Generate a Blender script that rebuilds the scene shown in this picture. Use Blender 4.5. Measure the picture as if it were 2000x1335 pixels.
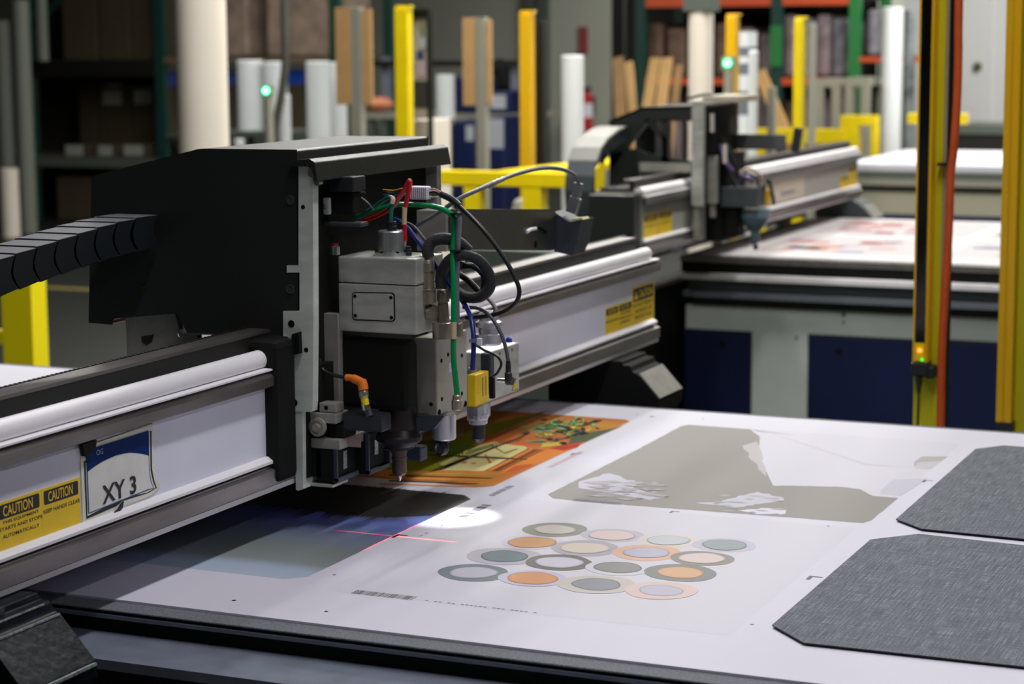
import bpy, math, random
from mathutils import Vector, Matrix
random.seed(7)
for o in list(bpy.data.objects): bpy.data.objects.remove(o)
scene = bpy.context.scene
COL = scene.collection

# ---------------------------------------------------------------- camera
# world: metres, z = 0 is the cutting table's surface, Y runs along the gantries, X across them, floor at z = FLOOR
FLOOR = -0.87
FPX = 4086.44
YAW, PIT, ROL = math.radians(23.892), math.radians(8.171), math.radians(-0.401)
CAM = Vector((0, 0, 0.9))
def _axes():
    cy, sy = math.cos(YAW), math.sin(YAW); cp, sp = math.cos(PIT), math.sin(PIT); cr, sr = math.cos(ROL), math.sin(ROL)
    out = []
    for v in ((cy, 0, -sy), (sy, 0, cy), (0, -1, 0)):
        x, y, z = v
        y, z = cp*y - sp*z, sp*y + cp*z
        x, y = cr*x - sr*y, sr*x + cr*y
        out.append((x, y, z))
    return Matrix(out)          # rows: world axes in camera coordinates (right, down, forward)
MW = _axes()
def U(px, py, axis, val):
    """the point of the place seen at (px, py) that lies on the plane axis = val"""
    r = MW @ Vector(((px-1000)/FPX, (py-667.5)/FPX, 1.0))
    i = 'xyz'.index(axis)
    return CAM + r*((val-CAM[i])/r[i])
cd = bpy.data.cameras.new('camera'); cam = bpy.data.objects.new('camera', cd); COL.objects.link(cam)
cd.sensor_width = 36; cd.lens = FPX*36/2000; cd.clip_end = 200; cd.clip_start = 0.05
R3 = Matrix((MW @ Vector((1, 0, 0)), MW @ Vector((0, -1, 0)), MW @ Vector((0, 0, -1)))).transposed()
cam.matrix_world = Matrix.Translation(CAM) @ R3.to_4x4()
cd.dof.use_dof = True; cd.dof.focus_distance = 3.55; cd.dof.aperture_fstop = 5.0
scene.camera = cam

# ---------------------------------------------------------------- world, lights, exposure
scene.view_settings.view_transform = 'Standard'; scene.view_settings.look = 'None'
scene.view_settings.exposure = 0.0; scene.view_settings.gamma = 1.0
scene.view_settings.use_curve_mapping = False
w = bpy.data.worlds.new('world'); scene.world = w; w.use_nodes = True
w.node_tree.nodes['Background'].inputs[0].default_value = (0.75, 0.8, 0.85, 1)
w.node_tree.nodes['Background'].inputs[1].default_value = 0.11
def area(name, loc, sx, sy, power, col=(1, 1, 1), rot=(0, 0, 0)):
    l = bpy.data.lights.new(name, 'AREA'); l.shape = 'RECTANGLE'; l.size = sx; l.size_y = sy; l.energy = power; l.color = col
    o = bpy.data.objects.new(name, l); COL.objects.link(o); o.location = loc; o.rotation_euler = rot; return o
WARM = (1.0, 0.955, 0.97)
TUBES = [  # x, y centre, length along Y, power : unseen ceiling strip lights, some added to brighten background surfaces
    (-0.8, 3.0, 2.6, 70), (-4.1, 4.6, 2.6, 42), (2.6, 1.0, 3.0, 64), (-1.8, 7.4, 1.8, 110), (-1.4, 11.6, 4.0, 90), (-4.4, 10.8, 3.0, 170),
    (-3.6, 7.4, 1.4, 95), (-2.8, 16.4, 4.0, 330), (-8.6, 14.0, 5.0, 150), (-6.5, 21.6, 3.0, 260)]
LIGHT_Z = 3.35
for i, (lx, ly, ll, lp) in enumerate(TUBES):
    area('strip_light_lamp', (lx, ly, LIGHT_Z-0.01), 0.22, ll, lp, (0.97, 0.95, 1.0) if i < 3 else (1.0, 0.985, 0.93))

# ---------------------------------------------------------------- materials
def lin(c):
    r = []
    for v in c:
        v = v/255.0
        r.append(v/12.92 if v <= 0.04045 else ((v+0.055)/1.055)**2.4)
    return (*r, 1)
MATS = {}
def mat(name, rgb, rough=0.5, metal=0.0, noise=0.0, nscale=20, bump=0.0, spec=0.5, emit=None, estr=0.0, alpha=None, trans=0.0, coat=0.0, stretch=(1, 1, 1)):
    if name in MATS: return MATS[name]
    m = bpy.data.materials.new(name); m.use_nodes = True; MATS[name] = m
    nt = m.node_tree; b = nt.nodes['Principled BSDF']
    c = lin(rgb)
    b.inputs['Base Color'].default_value = c; b.inputs['Roughness'].default_value = rough; b.inputs['Metallic'].default_value = metal
    b.inputs['Specular IOR Level'].default_value = spec
    if coat: b.inputs['Coat Weight'].default_value = coat; b.inputs['Coat Roughness'].default_value = 0.15
    if trans: b.inputs['Transmission Weight'].default_value = trans
    if emit: b.inputs['Emission Color'].default_value = lin(emit); b.inputs['Emission Strength'].default_value = estr
    if noise or bump:
        tc = nt.nodes.new('ShaderNodeTexCoord'); mp = nt.nodes.new('ShaderNodeMapping'); mp.inputs['Scale'].default_value = stretch
        nz = nt.nodes.new('ShaderNodeTexNoise'); nz.inputs['Scale'].default_value = nscale; nz.inputs['Detail'].default_value = 6
        nt.links.new(tc.outputs['Object'], mp.inputs[0]); nt.links.new(mp.outputs[0], nz.inputs['Vector'])
        if noise:
            cr = nt.nodes.new('ShaderNodeValToRGB')
            lo = tuple(max(0, v*(1-noise)) for v in c[:3]); hi = tuple(min(1, v*(1+noise)) for v in c[:3])
            cr.color_ramp.elements[0].position = 0.3; cr.color_ramp.elements[1].position = 0.7
            cr.color_ramp.elements[0].color = (*lo, 1); cr.color_ramp.elements[1].color = (*hi, 1)
            nt.links.new(nz.outputs[0], cr.inputs[0]); nt.links.new(cr.outputs[0], b.inputs['Base Color'])
        if bump:
            bp = nt.nodes.new('ShaderNodeBump'); bp.inputs['Strength'].default_value = bump; bp.inputs['Distance'].default_value = 0.002
            nt.links.new(nz.outputs[0], bp.inputs['Height']); nt.links.new(bp.outputs[0], b.inputs['Normal'])
    return m
def ramp_mat(name, axis, p0, p1, stops, rough=0.5, warp=0.0, wscale=6):
    """colour bands across a printed sheet along one axis, from world coordinate p0 to p1"""
    m = bpy.data.materials.new(name); m.use_nodes = True; nt = m.node_tree; b = nt.nodes['Principled BSDF']; b.inputs['Roughness'].default_value = rough
    g = nt.nodes.new('ShaderNodeNewGeometry'); s = nt.nodes.new('ShaderNodeSeparateXYZ'); nt.links.new(g.outputs['Position'], s.inputs[0])
    mr = nt.nodes.new('ShaderNodeMapRange'); mr.inputs[1].default_value = p0; mr.inputs[2].default_value = p1
    if warp:
        nz = nt.nodes.new('ShaderNodeTexNoise'); nz.inputs['Scale'].default_value = wscale; nz.inputs['Detail'].default_value = 4
        nt.links.new(g.outputs['Position'], nz.inputs['Vector'])
        ma = nt.nodes.new('ShaderNodeMath'); ma.operation = 'MULTIPLY_ADD'; ma.inputs[1].default_value = warp
        nt.links.new(nz.outputs[0], ma.inputs[0]); nt.links.new(s.outputs['XYZ'.index(axis)], ma.inputs[2])
        nt.links.new(ma.outputs[0], mr.inputs[0])
    else: nt.links.new(s.outputs['XYZ'.index(axis)], mr.inputs[0])
    cr = nt.nodes.new('ShaderNodeValToRGB'); el = cr.color_ramp.elements
    for i, (p, c) in enumerate(stops):
        e = el[i] if i < 2 else el.new(p)
        e.position = p; e.color = lin(c)
    nt.links.new(mr.outputs[0], cr.inputs[0]); nt.links.new(cr.outputs[0], b.inputs['Base Color'])
    return m

M_white = mat('coated_paper', (212, 210, 220), 0.62, spec=0.12, noise=0.012, nscale=3)
M_alu = mat('machined_aluminium', (188, 190, 182), 0.42, 0.5, noise=0.22, nscale=14, bump=0.04, stretch=(1, 1, 3))
M_alu2 = mat('dull_cast_aluminium', (160, 158, 150), 0.5, 0.4, noise=0.12, nscale=30)
M_plate_alu = mat('brushed_plate_aluminium', (214, 222, 212), 0.45, 0.2, noise=0.12, nscale=14, stretch=(1, 1, 3))
M_steel = mat('bright_steel', (205, 205, 205), 0.22, 0.95)
M_brass = mat('nickel_brass', (165, 158, 140), 0.33, 0.75, noise=0.1, nscale=60)
M_black = mat('black_powder_coat', (38, 41, 38), 0.38, spec=0.45, bump=0.25, nscale=260)
M_blackm = mat('matt_black', (17, 19, 16), 0.7, spec=0.2)
M_plastic = mat('black_plastic', (32, 36, 40), 0.42)
M_blueblk = mat('dark_blue_grey_plastic', (46, 54, 66), 0.5)
M_hole = mat('dark_hole', (10, 10, 10), 0.9, spec=0.1)
M_beam = mat('white_anodised_beam', (230, 231, 244), 0.5, 0.1, noise=0.05, nscale=4)
M_rail = mat('worn_rail_grey', (128, 122, 120), 0.34, 0.8, noise=0.18, nscale=9, stretch=(4, 0.6, 4))
M_railw = mat('polished_rail', (236, 233, 236), 0.5, 0.0, noise=0.06, nscale=9, stretch=(4, 0.5, 4))
M_dark = mat('dark_channel', (19, 18, 14), 0.55)
M_yel = mat('safety_yellow', (244, 216, 0), 0.42, noise=0.05, nscale=8)
M_gold = mat('signal_yellow', (236, 184, 10), 0.38)
M_label = mat('label_yellow', (250, 208, 0), 0.4, noise=0.05, nscale=30)
M_ink = mat('black_ink', (24, 28, 34), 0.5)
M_felt = mat('grey_felt_edge', (112, 114, 120), 0.85, noise=0.3, nscale=240, bump=0.3, spec=0.2)
M_cab = mat('cabinet_grey', (222, 232, 226), 0.55, noise=0.06, nscale=5)
M_blue = mat('cabinet_blue', (0, 20, 70), 0.5, noise=0.12, nscale=4)
M_dgrey = mat('dark_grey_paint', (60, 66, 70), 0.45, noise=0.1, nscale=10)
M_ledge = mat('blue_black_steel', (108, 116, 130), 0.6, noise=0.15, nscale=20, bump=0.05)
M_foot = mat('crinkled_blue_black', (8, 14, 24), 0.38, noise=0.3, nscale=60, bump=0.6)
M_edge = mat('bare_worn_metal', (170, 180, 180), 0.4, 0.5, noise=0.5, nscale=160)
M_floor = mat('grey_concrete', (30, 33, 28), 0.45, noise=0.12, nscale=1.2)
M_wall = mat('grey_painted_wall', (166, 168, 156), 0.75, noise=0.05, nscale=0.8)
M_wallw = mat('white_painted_wall', (214, 214, 214), 0.7, noise=0.03, nscale=1)
M_post = mat('cream_paint', (234, 224, 210), 0.6, noise=0.04, nscale=3)
M_roll = mat('white_roll_paper', (228, 232, 234), 0.55)
M_card = mat('brown_cardboard', (190, 150, 98), 0.8, noise=0.08, nscale=6)
M_box = mat('dark_cardboard', (66, 56, 38), 0.85, noise=0.15, nscale=3)
M_bundle = mat('shrink_wrapped_stock', (150, 130, 116), 0.6, noise=0.3, nscale=5)
M_green = mat('dark_green_rack', (16, 60, 52), 0.5)
M_green2 = mat('green_rack', (40, 120, 60), 0.5)
M_orange = mat('orange_rack_beam', (200, 80, 40), 0.5)
M_rackgrey = mat('grey_rack_beam', (84, 92, 84), 0.6)
M_postg = mat('galvanised_post', (160, 158, 144), 0.5, 0.2)

# ---------------------------------------------------------------- mesh builder
WPOS = {}
class MB:
    def __init__(s): s.v = []; s.f = []; s.m = []; s.sm = []; s.mats = []
    def mi(s, m):
        if m not in s.mats: s.mats.append(m)
        return s.mats.index(m)
    def add(s, vs, fs, m, smooth=False):
        k = len(s.v); s.v += [Vector(v) for v in vs]; i = s.mi(m)
        for f in fs: s.f.append(tuple(k+j for j in f)); s.m.append(i); s.sm.append(smooth)
        return s
    def box(s, x0, x1, y0, y1, z0, z1, m):
        x0, x1 = sorted((x0, x1)); y0, y1 = sorted((y0, y1)); z0, z1 = sorted((z0, z1))
        return s.add([(x0,y0,z0),(x1,y0,z0),(x1,y1,z0),(x0,y1,z0),(x0,y0,z1),(x1,y0,z1),(x1,y1,z1),(x0,y1,z1)],
                     [(0,3,2,1),(4,5,6,7),(0,1,5,4),(1,2,6,5),(2,3,7,6),(3,0,4,7)], m)
    def bar(s, a, b, w, d, m):
        a = Vector(a); b = Vector(b); t = (b-a).normalized()
        u = t.cross(Vector((0, 1, 0)));
        if u.length < 0.1: u = t.cross(Vector((1, 0, 0)))
        u.normalize(); v = t.cross(u)
        vs = [p + u*w/2*i + v*d/2*j for p in (a, b) for i, j in ((-1,-1),(1,-1),(1,1),(-1,1))]
        return s.add(vs, [(0,1,2,3),(7,6,5,4),(0,4,5,1),(1,5,6,2),(2,6,7,3),(3,7,4,0)], m)
    def prism(s, pts, axis, a0, a1, m, mside=None):
        """pts: 2-D outline in the two other axes (x,z for 'y'; y,z for 'x'; x,y for 'z')"""
        def P(p, a):
            return (a, p[0], p[1]) if axis == 'x' else (p[0], a, p[1]) if axis == 'y' else (p[0], p[1], a)
        n = len(pts); ar = sum(pts[i][0]*pts[(i+1)%n][1]-pts[(i+1)%n][0]*pts[i][1] for i in range(n))
        pts = list(pts) if ar > 0 else list(reversed(pts))
        if axis == 'y': a0, a1 = max(a0, a1), min(a0, a1)
        else: a0, a1 = min(a0, a1), max(a0, a1)
        vs = [P(p, a0) for p in pts] + [P(p, a1) for p in pts]
        s.add(vs, [tuple(reversed(range(n))), tuple(range(n, 2*n))], m)
        s.add(vs, [(i, (i+1)%n, n+(i+1)%n, n+i) for i in range(n)], mside or m)
        return s
    def lathe(s, prof, c, m, axis=(0,0,1), n=28, caps=True):
        """prof: list of (radius, height) along axis from point c"""
        a = Vector(axis).normalized(); u = a.orthogonal().normalized(); v = a.cross(u); c = Vector(c)
        ring = lambda r, h: [c + a*h + (u*math.cos(2*math.pi*k/n) + v*math.sin(2*math.pi*k/n))*r for k in range(n)]
        for (r0, h0), (r1, h1) in zip(prof, prof[1:]):
            vs = ring(r0, h0) + ring(r1, h1)
            fs = [(k, (k+1)%n, n+(k+1)%n, n+k) for k in range(n)]
            if h1 < h0: fs = [tuple(reversed(f)) for f in fs]
            s.add(vs, fs, m, True)
        if caps:
            for (r, h), up in ((prof[0], prof[0][1] > prof[-1][1]), (prof[-1], prof[-1][1] >= prof[0][1])):
                if r > 1e-5:
                    f = tuple(range(n)); s.add(ring(r, h), [f if up else tuple(reversed(f))], m)
        return s
    def cyl(s, a, b, r, m, n=20, r2=None):
        a = Vector(a); b = Vector(b)
        return s.lathe([(r, 0), (r if r2 is None else r2, (b-a).length)], a, m, b-a, n)
    def tube(s, pts, r, m, n=10, sub=8, flat=1.0):
        P = [Vector(p) for p in pts]
        if len(P) > 2:
            Q = [P[0]*2-P[1]] + P + [P[-1]*2-P[-2]]; out = []
            for i in range(1, len(Q)-2):
                for k in range(sub):
                    t = k/sub; a, b, c, d = Q[i-1:i+3]
                    out.append(0.5*((2*b)+(c-a)*t+(2*a-5*b+4*c-d)*t*t+(3*b-a-3*c+d)*t**3))
            out.append(P[-1]); P = out
        vs = []; prev = None
        for i, p in enumerate(P):
            t = (P[min(i+1, len(P)-1)]-P[max(i-1, 0)]).normalized()
            u = t.orthogonal() if prev is None else prev - t*prev.dot(t)
            u.normalize(); prev = u; v = t.cross(u)
            vs += [p + (u*math.cos(2*math.pi*k/n) + v*math.sin(2*math.pi*k/n)*flat)*r for k in range(n)]
        L = len(P)
        fs = [(i*n+k, i*n+(k+1)%n, (i+1)*n+(k+1)%n, (i+1)*n+k) for i in range(L-1) for k in range(n)]
        s.add(vs, fs, m, True); s.add(vs[:n], [tuple(reversed(range(n)))], m); s.add(vs[-n:], [tuple(range(n))], m)
        return s
    def flat(s, pts, m):      # polygon given by 3-D points, counter-clockwise seen from its front
        return s.add(pts, [tuple(range(len(pts)))], m)
    def build(s, name, parent=None, bevel=0.0, seg=2, origin=None, **tags):
        me = bpy.data.meshes.new(name)
        lo = [min(v[i] for v in s.v) for i in range(3)]; hi = [max(v[i] for v in s.v) for i in range(3)]
        org = Vector(origin) if origin else Vector(((lo[0]+hi[0])/2, (lo[1]+hi[1])/2, lo[2]))
        me.from_pydata([v-org for v in s.v], [], s.f)
        for m in s.mats: me.materials.append(m)
        for p, i, sm in zip(me.polygons, s.m, s.sm): p.material_index = i; p.use_smooth = sm
        me.update()
        o = bpy.data.objects.new(name, me); COL.objects.link(o); WPOS[o.name] = org
        if parent is not None: o.parent = parent; o.location = org - WPOS[parent.name]
        else: o.location = org
        if bevel:
            b = o.modifiers.new('bevel', 'BEVEL'); b.width = bevel; b.segments = seg; b.limit_method = 'ANGLE'; b.angle_limit = math.radians(40)
        for k, v in tags.items(): o[k] = v
        return o
def thing(name, label, cat, loc, group=None):
    o = bpy.data.objects.new(name, None); COL.objects.link(o); o.location = loc; o.empty_display_size = 0.1
    WPOS[o.name] = Vector(loc); o['label'] = label; o['category'] = cat
    if group: o['group'] = group
    return o
def T(label, cat, group=None):
    d = dict(label=label, category=cat)
    if group: d['group'] = group
    return d
def copy_tree(src, delta, label):
    r = src.copy(); COL.objects.link(r); r.location = src.location + Vector(delta); r['label'] = label
    WPOS[r.name] = WPOS[src.name] + Vector(delta)
    def rec(a, b):
        for ch in list(a.children):
            c = ch.copy(); COL.objects.link(c); c.parent = b; rec(ch, c)
    rec(src, r); return r
def fb(mb, px0, py0, px1, py1, y, depth, m):
    """box whose camera-side (-y) face covers the given frame of the place at plane y"""
    a = U((px0), (py0+py1)/2, 'y', y); b = U(px1, (py0+py1)/2, 'y', y)
    zt = U((px0+px1)/2, py0, 'y', y).z; zb = U((px0+px1)/2, py1, 'y', y).z
    return mb.box(a.x, b.x, y, y+depth, zb, zt, m)
def textmesh(mb, s, x, y0, y1, z0, z1, m, off=0.0, side='x', lift=0.0):
    """lettering fitted into a rectangle on a face looking +x (side 'x', y to the right) or -y (side 'y') or +z ('z')"""
    cu = bpy.data.curves.new('t', 'FONT'); cu.body = s; cu.offset = off; cu.resolution_u = 3
    ob = bpy.data.objects.new('t', cu); me = bpy.data.meshes.new_from_object(ob)
    xs = [v.co.x for v in me.vertices]; ys = [v.co.y for v in me.vertices]
    ax, bx, ay, by = min(xs), max(xs), min(ys), max(ys)
    vs = []
    for v in me.vertices:
        u = y0+(v.co.x-ax)/(bx-ax)*(y1-y0); q = z0+(v.co.y-ay)/(by-ay)*(z1-z0)
        vs.append((x, u, q) if side == 'x' else (u, x, q) if side == 'y' else (u, q, x))
    mb.add(vs, [tuple(p.vertices) for p in me.polygons], m)
    bpy.data.objects.remove(ob); bpy.data.curves.remove(cu); bpy.data.meshes.remove(me)
    return mb

# ================================================================= ROOM
MB().box(-32, 14, -8, 26, FLOOR-0.1, FLOOR, M_floor).build('floor', kind='structure')
mb = MB().box(-32, 14, 24, 24.2, FLOOR, 4.2, M_wall)
mb.build('wall_back', kind='structure')
MB().box(-32.2, -32, -8, 26, FLOOR, 4.2, M_wall).build('wall_left', kind='structure')
MB().box(14, 14.2, -8, 26, FLOOR, 4.2, M_wall).build('wall_right', kind='structure')
MB().box(-32, 14, -8.2, -8, FLOOR, 4.2, M_wall).build('wall_front', kind='structure')
MB().box(-32, 14, -8, 26, 4.2, 4.3, mat('ceiling_deck', (120, 122, 118), 0.8)).build('ceiling', kind='structure')
mline = mat('faded_floor_line', (120, 112, 48), 0.6)
MB().box(-14, -6, 12.55, 12.68, FLOOR, FLOOR+0.002, mline).build('trim_1', kind='structure')
M_housing = mat('white_enamel', (225, 225, 225), 0.5)
for i, (lx, ly, ll, lp) in enumerate(TUBES):
    t = thing('strip_light', 'long white ceiling strip light hanging unseen above the tables', 'light', (lx, ly, LIGHT_Z), 'ceiling strip lights')
    MB().box(lx-0.13, lx+0.13, ly-ll/2, ly+ll/2, LIGHT_Z+0.0, LIGHT_Z+0.09, M_housing).build('housing', t)
    for s in (-1, 1):
        MB().cyl((lx, ly+s*ll*0.4, LIGHT_Z+0.09), (lx, ly+s*ll*0.4, 4.2), 0.005, M_dark, 8).build('suspension_wire', t)

# ================================================================= TABLES
def table(x0, x1, y0, y1, label, full=True, sheet_col=None):
    t = thing('cutting_table', label, 'cutting table', ((x0+x1)/2, (y0+y1)/2, FLOOR))
    MB().box(x0, x1, y0-0.045, y1+0.03, -0.0075, -0.004, M_felt).build('table_top', t, bevel=0.002)
    mb = MB()
    for ys, sg in ((y0-0.05, -1), (y1+0.035, 1)):
        mb.box(x0, x1, ys+(.012 if sg < 0 else -.002), ys-sg*0.05, -0.0125, -0.0078, M_dark)
        mb.box(x0, x1, ys-sg*.004, ys-sg*0.045, -0.019, -0.0127, M_ledge)
    mb.build('edge_strip', t)
    mb = MB().box(x0, x1, y0-0.035, y1+0.02, -0.17, -0.0193, M_blackm)
    mb.build('bed_frame', t)
    for ys, sg in ((y0, -1), (y1, 1)):
        mb = MB().box(x0, x1, ys+sg*0.036, ys+sg*0.170, -0.060, -0.044, M_ledge).box(x0, x1, ys+sg*0.150, ys+sg*0.170, -0.13, -0.0605, M_blackm)
        mb.box(x0, x1, ys+sg*0.036, ys+sg*0.12, -0.150, -0.135, M_dgrey).box(x0, x1, ys+sg*0.036, ys+sg*0.05, -0.134, -0.0605, M_blackm)
        mb.build('guide_ledge', t)
    yb0, yb1 = y0+0.0, y1-0.0
    MB().box(x0+0.02, x1-0.02, yb0+0.05, yb1-0.05, FLOOR+0.06, -0.171, M_cab).build('cabinet', t)
    MB().box(x0+0.08, x1-0.08, yb0+0.1, yb1-0.1, FLOOR, FLOOR+0.06, M_blackm).build('plinth', t)
    return t
TY0, TY1 = 2.785, 4.806
t1 = table(-5.6, 0.9, TY0, TY1, 'near cutting table with grey felt edge, its bed covered by the white printed sheet')
# second and third tables
T2Y0, T2Y1 = 8.40, 10.42
t2 = thing('cutting_table', 'middle cutting table with grey cabinet and dark blue panels behind the near table', 'cutting table', (-1, 9.4, FLOOR))
X2L = -2.93
MB().box(X2L, 3.2, T2Y0-0.02, T2Y1+0.03, -0.03, -0.004, M_rail).build('table_top', t2, bevel=0.003)
MB().box(X2L, 3.2, T2Y0, T2Y1, -0.075, -0.031, M_blackm).build('bed_frame', t2)
mb = MB().box(X2L+0.02, 3.2, T2Y0-0.06, T2Y0+0.1, -0.098, -0.076, M_railw).box(X2L+0.04, 3.2, T2Y0-0.02, T2Y0+0.1, -0.148, -0.099, M_dgrey)
mb.box(X2L+0.03, 3.2, T2Y0-0.07, T2Y0+0.1, -0.172, -0.149, mat('blue_grey_rail', (120, 126, 138), 0.35, 0.4)).box(X2L+0.06, 3.2, T2Y0-0.02, T2Y0+0.1, -0.212, -0.173, M_dark)
mb.build('guide_rails', t2)
MB().box(X2L+0.02, 3.18, T2Y0, T2Y1, FLOOR+0.05, -0.213, M_cab).build('cabinet', t2, bevel=0.004)
def blue_panel(px0, py0, px1, py1):
    mb = MB(); a = U(px0, py0, 'y', T2Y0-0.012); b = U(px1, py0, 'y', T2Y0-0.012)
    mb.box(a.x-0.008, b.x+0.008, T2Y0-0.006, T2Y0, FLOOR+0.1, a.z+0.008, M_dark)
    mb.box(a.x, b.x, T2Y0-0.014, T2Y0-0.006, FLOOR+0.108, a.z, M_blue)
    p = mb.build('blue_panel', t2, bevel=0.002, label='dark blue cabinet panel')
    return p, a
p, a = blue_panel(1338, 645, 1464, 652)
MB().cyl((U(1411, 672, 'y', T2Y0-0.014).x, T2Y0-0.014, U(1411, 672, 'y', T2Y0).z), (U(1411, 672, 'y', T2Y0-0.014).x, T2Y0-0.02, U(1411, 672, 'y', T2Y0).z), 0.011, M_blackm).build('latch', p)
p, a = blue_panel(1581, 656, 1786, 664)
MB().cyl((U(1638, 684, 'y', T2Y0-0.014).x, T2Y0-0.014, U(1638, 684, 'y', T2Y0).z), (U(1638, 684, 'y', T2Y0-0.014).x, T2Y0-0.02, U(1638, 684, 'y', T2Y0).z), 0.013, M_blackm).build('latch', p)
blue_panel(1845, 667, 2030, 674)
for q in ((1648, 614), (1648, 629), (1556, 659)):
    c = U(q[0], q[1], 'y', T2Y0); MB().cyl(c, c-Vector((0, 0.006, 0)), 0.008 if q[1] == 614 else 0.005, M_blackm, 12).build('bolt_head', t2)
MB().box(X2L-0.62, X2L-0.01, T2Y0-0.3, T2Y0+1.2, FLOOR, -0.12, M_blackm).build('drive_housing', t2, bevel=0.01, label='black drive housing at the end of the cabinet')
T3Y = 15.0
t3 = thing('cutting_table', 'farthest cutting table with white bed and beige and blue cabinet', 'cutting table', (-1.6, 16, FLOOR))
MB().box(-4.0, 1.2, T3Y, T3Y+2.05, -0.05, 0.0, M_white).build('table_top', t3, bevel=0.004)
MB().box(-3.97, 1.2, T3Y-0.03, T3Y+2.03, -0.105, -0.051, M_rackgrey).box(-3.97, 1.2, T3Y-0.05, T3Y+1, -0.15, -0.106, M_postg).box(-3.97, 1.2, T3Y-0.02, T3Y+1, -0.19, -0.151, M_dark).build('guide_rails', t3)
MB().box(-3.97, 1.2, T3Y, T3Y+2, FLOOR, -0.191, mat('beige_cabinet', (176, 172, 150), 0.6)).build('cabinet', t3)
MB().box(-4.3, 1.0, T3Y-0.01, T3Y-0.001, FLOOR+0.05, -0.36, M_blue).build('blue_panel', t3, label='dark blue panel')

# ================================================================= GANTRIES
def gantry(xf, y0, y1, label, feet, worn):
    M_beam = globals()['M_beam'] if worn else mat('darker_beam_paint', (166, 166, 158), .6)  # darker beam colour for the middle gantry
    t = thing('gantry_beam', label, 'gantry', (xf-0.1, (y0+y1)/2, 0.09))
    X = lambda d: xf+d
    mb = MB().box(X(-0.17), X(0), y0+0.004, y1-0.02, 0.094, 0.318, M_beam); mb.build('beam_body', t)
    MB().box(X(-.30), X(-.19), y0+.3, y1-.3, .012, .30, M_dgrey).box(X(-.19), X(-.171), y0+.3, y1-.3, .12, .28, M_dgrey).build('rear_light_blocker', t)  # unseen boxes added behind the beam, keep the left light from reaching under it
    mb = MB()
    mb.prism([(X(0), .312), (X(.014), .309), (X(.019), .302), (X(.019), .286), (X(.004), .280), (X(0), .280)], 'y', y0, y1, M_rail)
    mb.prism([(X(0), .1365), (X(.010), .1365), (X(.010), .1335), (X(.018), .130), (X(.018), .103), (X(.012), .1005), (X(0), .1005)], 'y', y0, y1, M_rail)
    mb.build('lower_groove_rail', t)
    mb = MB().prism([(X(-.03), .3185), (X(-.03), .343)] + [(X(-.012)+.018*math.cos(math.radians(a)), .331+.018*math.sin(math.radians(a))) for a in range(110, -50, -10)] + [(X(-.001), .3185)], 'y', y0, y1-0.03, M_railw)
    mb.sm = [len(f) == 4 for f in mb.f]
    mb.prism([(X(0), .3175), (X(.017), .3165), (X(.017), .3135), (X(0), .3125)], 'y', y0, y1, M_railw)
    mb.prism([(X(0), .154), (X(.004), .154), (X(.014), .147), (X(.014), .142), (X(0), .1368)], 'y', y0, y1-0.01, M_railw)
    mb.prism([(X(0), .1003), (X(.013), .1003), (X(.013), .0905), (X(-.02), .0905), (X(-.02), .0935), (X(0), .0935)], 'y', y0, y1, M_railw)
    mb.build('polished_guide_rail', t, label='bright polished guide rails')
    mb = MB().box(X(-.05), X(-.031), y0, y1-0.06, .3185, .371, M_dark).box(X(-.17), X(-.0505), y0, y1-0.06, .3185, .345, M_dark)
    mb.build('dark_channel', t)
    mb = MB().box(X(-.075), X(-.030), y0, y1-0.06, .3715, .3775, M_rail)
    n = int((y1-y0)/0.012)
    for i in range(n): mb.box(X(-.0835), X(-.0752), y0+i*.012, y0+i*.012+.007, .371, .3785, M_dark)
    mb.build('toothed_rack', t)
    # feet: sloping blocks that ride beside the table
    for (fy0, fy1, m, w) in feet:
        mb = MB().prism([(X(-.16), -.20), (X(-.16), .088), (X(.045), .088), (X(.045), .078), (X(.066), .078), (X(.072), .062), (X(.082), .060), (X(.145), -.008), (X(.145), -.03), (X(.09), -.12), (X(.09), -.20)], 'y', fy0, fy1, m)
        f = mb.build('gantry_foot', t, bevel=0.004)
        if w:
            mb = MB().bar((X(.0835), fy0+.004, .0605), (X(.0835), fy1-.004, .0605), .003, .003, M_edge)
            mb.bar((X(.1455), fy0+.004, -.009), (X(.1455), fy1-.004, -.009), .0045, .0045, M_edge)
            mb.bar((X(.068), fy0+.004, .078), (X(.068), fy1-.02, .078), .002, .002, M_edge)
            mb.build('worn_edge', f, label='bare metal worn along the edges')
        else:
            mb = MB().prism([(X(.088), .0575), (X(.1445), -.0035), (X(.147), -.001), (X(.091), .060)], 'y', fy0+.004, fy1-.004, M_alu2)
            mb.build('bright_face_plate', f, label='bare aluminium plate on the slope')
    MB().box(X(.012), X(.05), y0+.28, y0+.36, .079, .0885, M_dgrey).build('foot_spacer', t)
    return t
XG = -1.93
g1 = gantry(XG, 2.05, 5.31, 'long white and grey gantry beam of the near machine carrying the XY 3 plate', [(2.33, 2.50, M_foot, True), (4.95, 5.13, M_blackm, False)], True)
XG2 = -2.75
g2 = gantry(XG2, 7.43, 10.66, 'gantry beam of the machine behind, blurred, with one yellow caution sticker patch at each end', [(10.42, 10.62, M_dgrey, False)], False)
MB().box(XG2-.19, XG2-.005, 7.36, 7.425, .06, .325, M_black).build('end_housing', g2, bevel=.004, label='square black end housing')
MB().box(XG2-.19, XG2+.005, 7.426, 8.36, .318+.0015, .318+.0155, M_postg).build('end_cover', g2)
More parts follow.
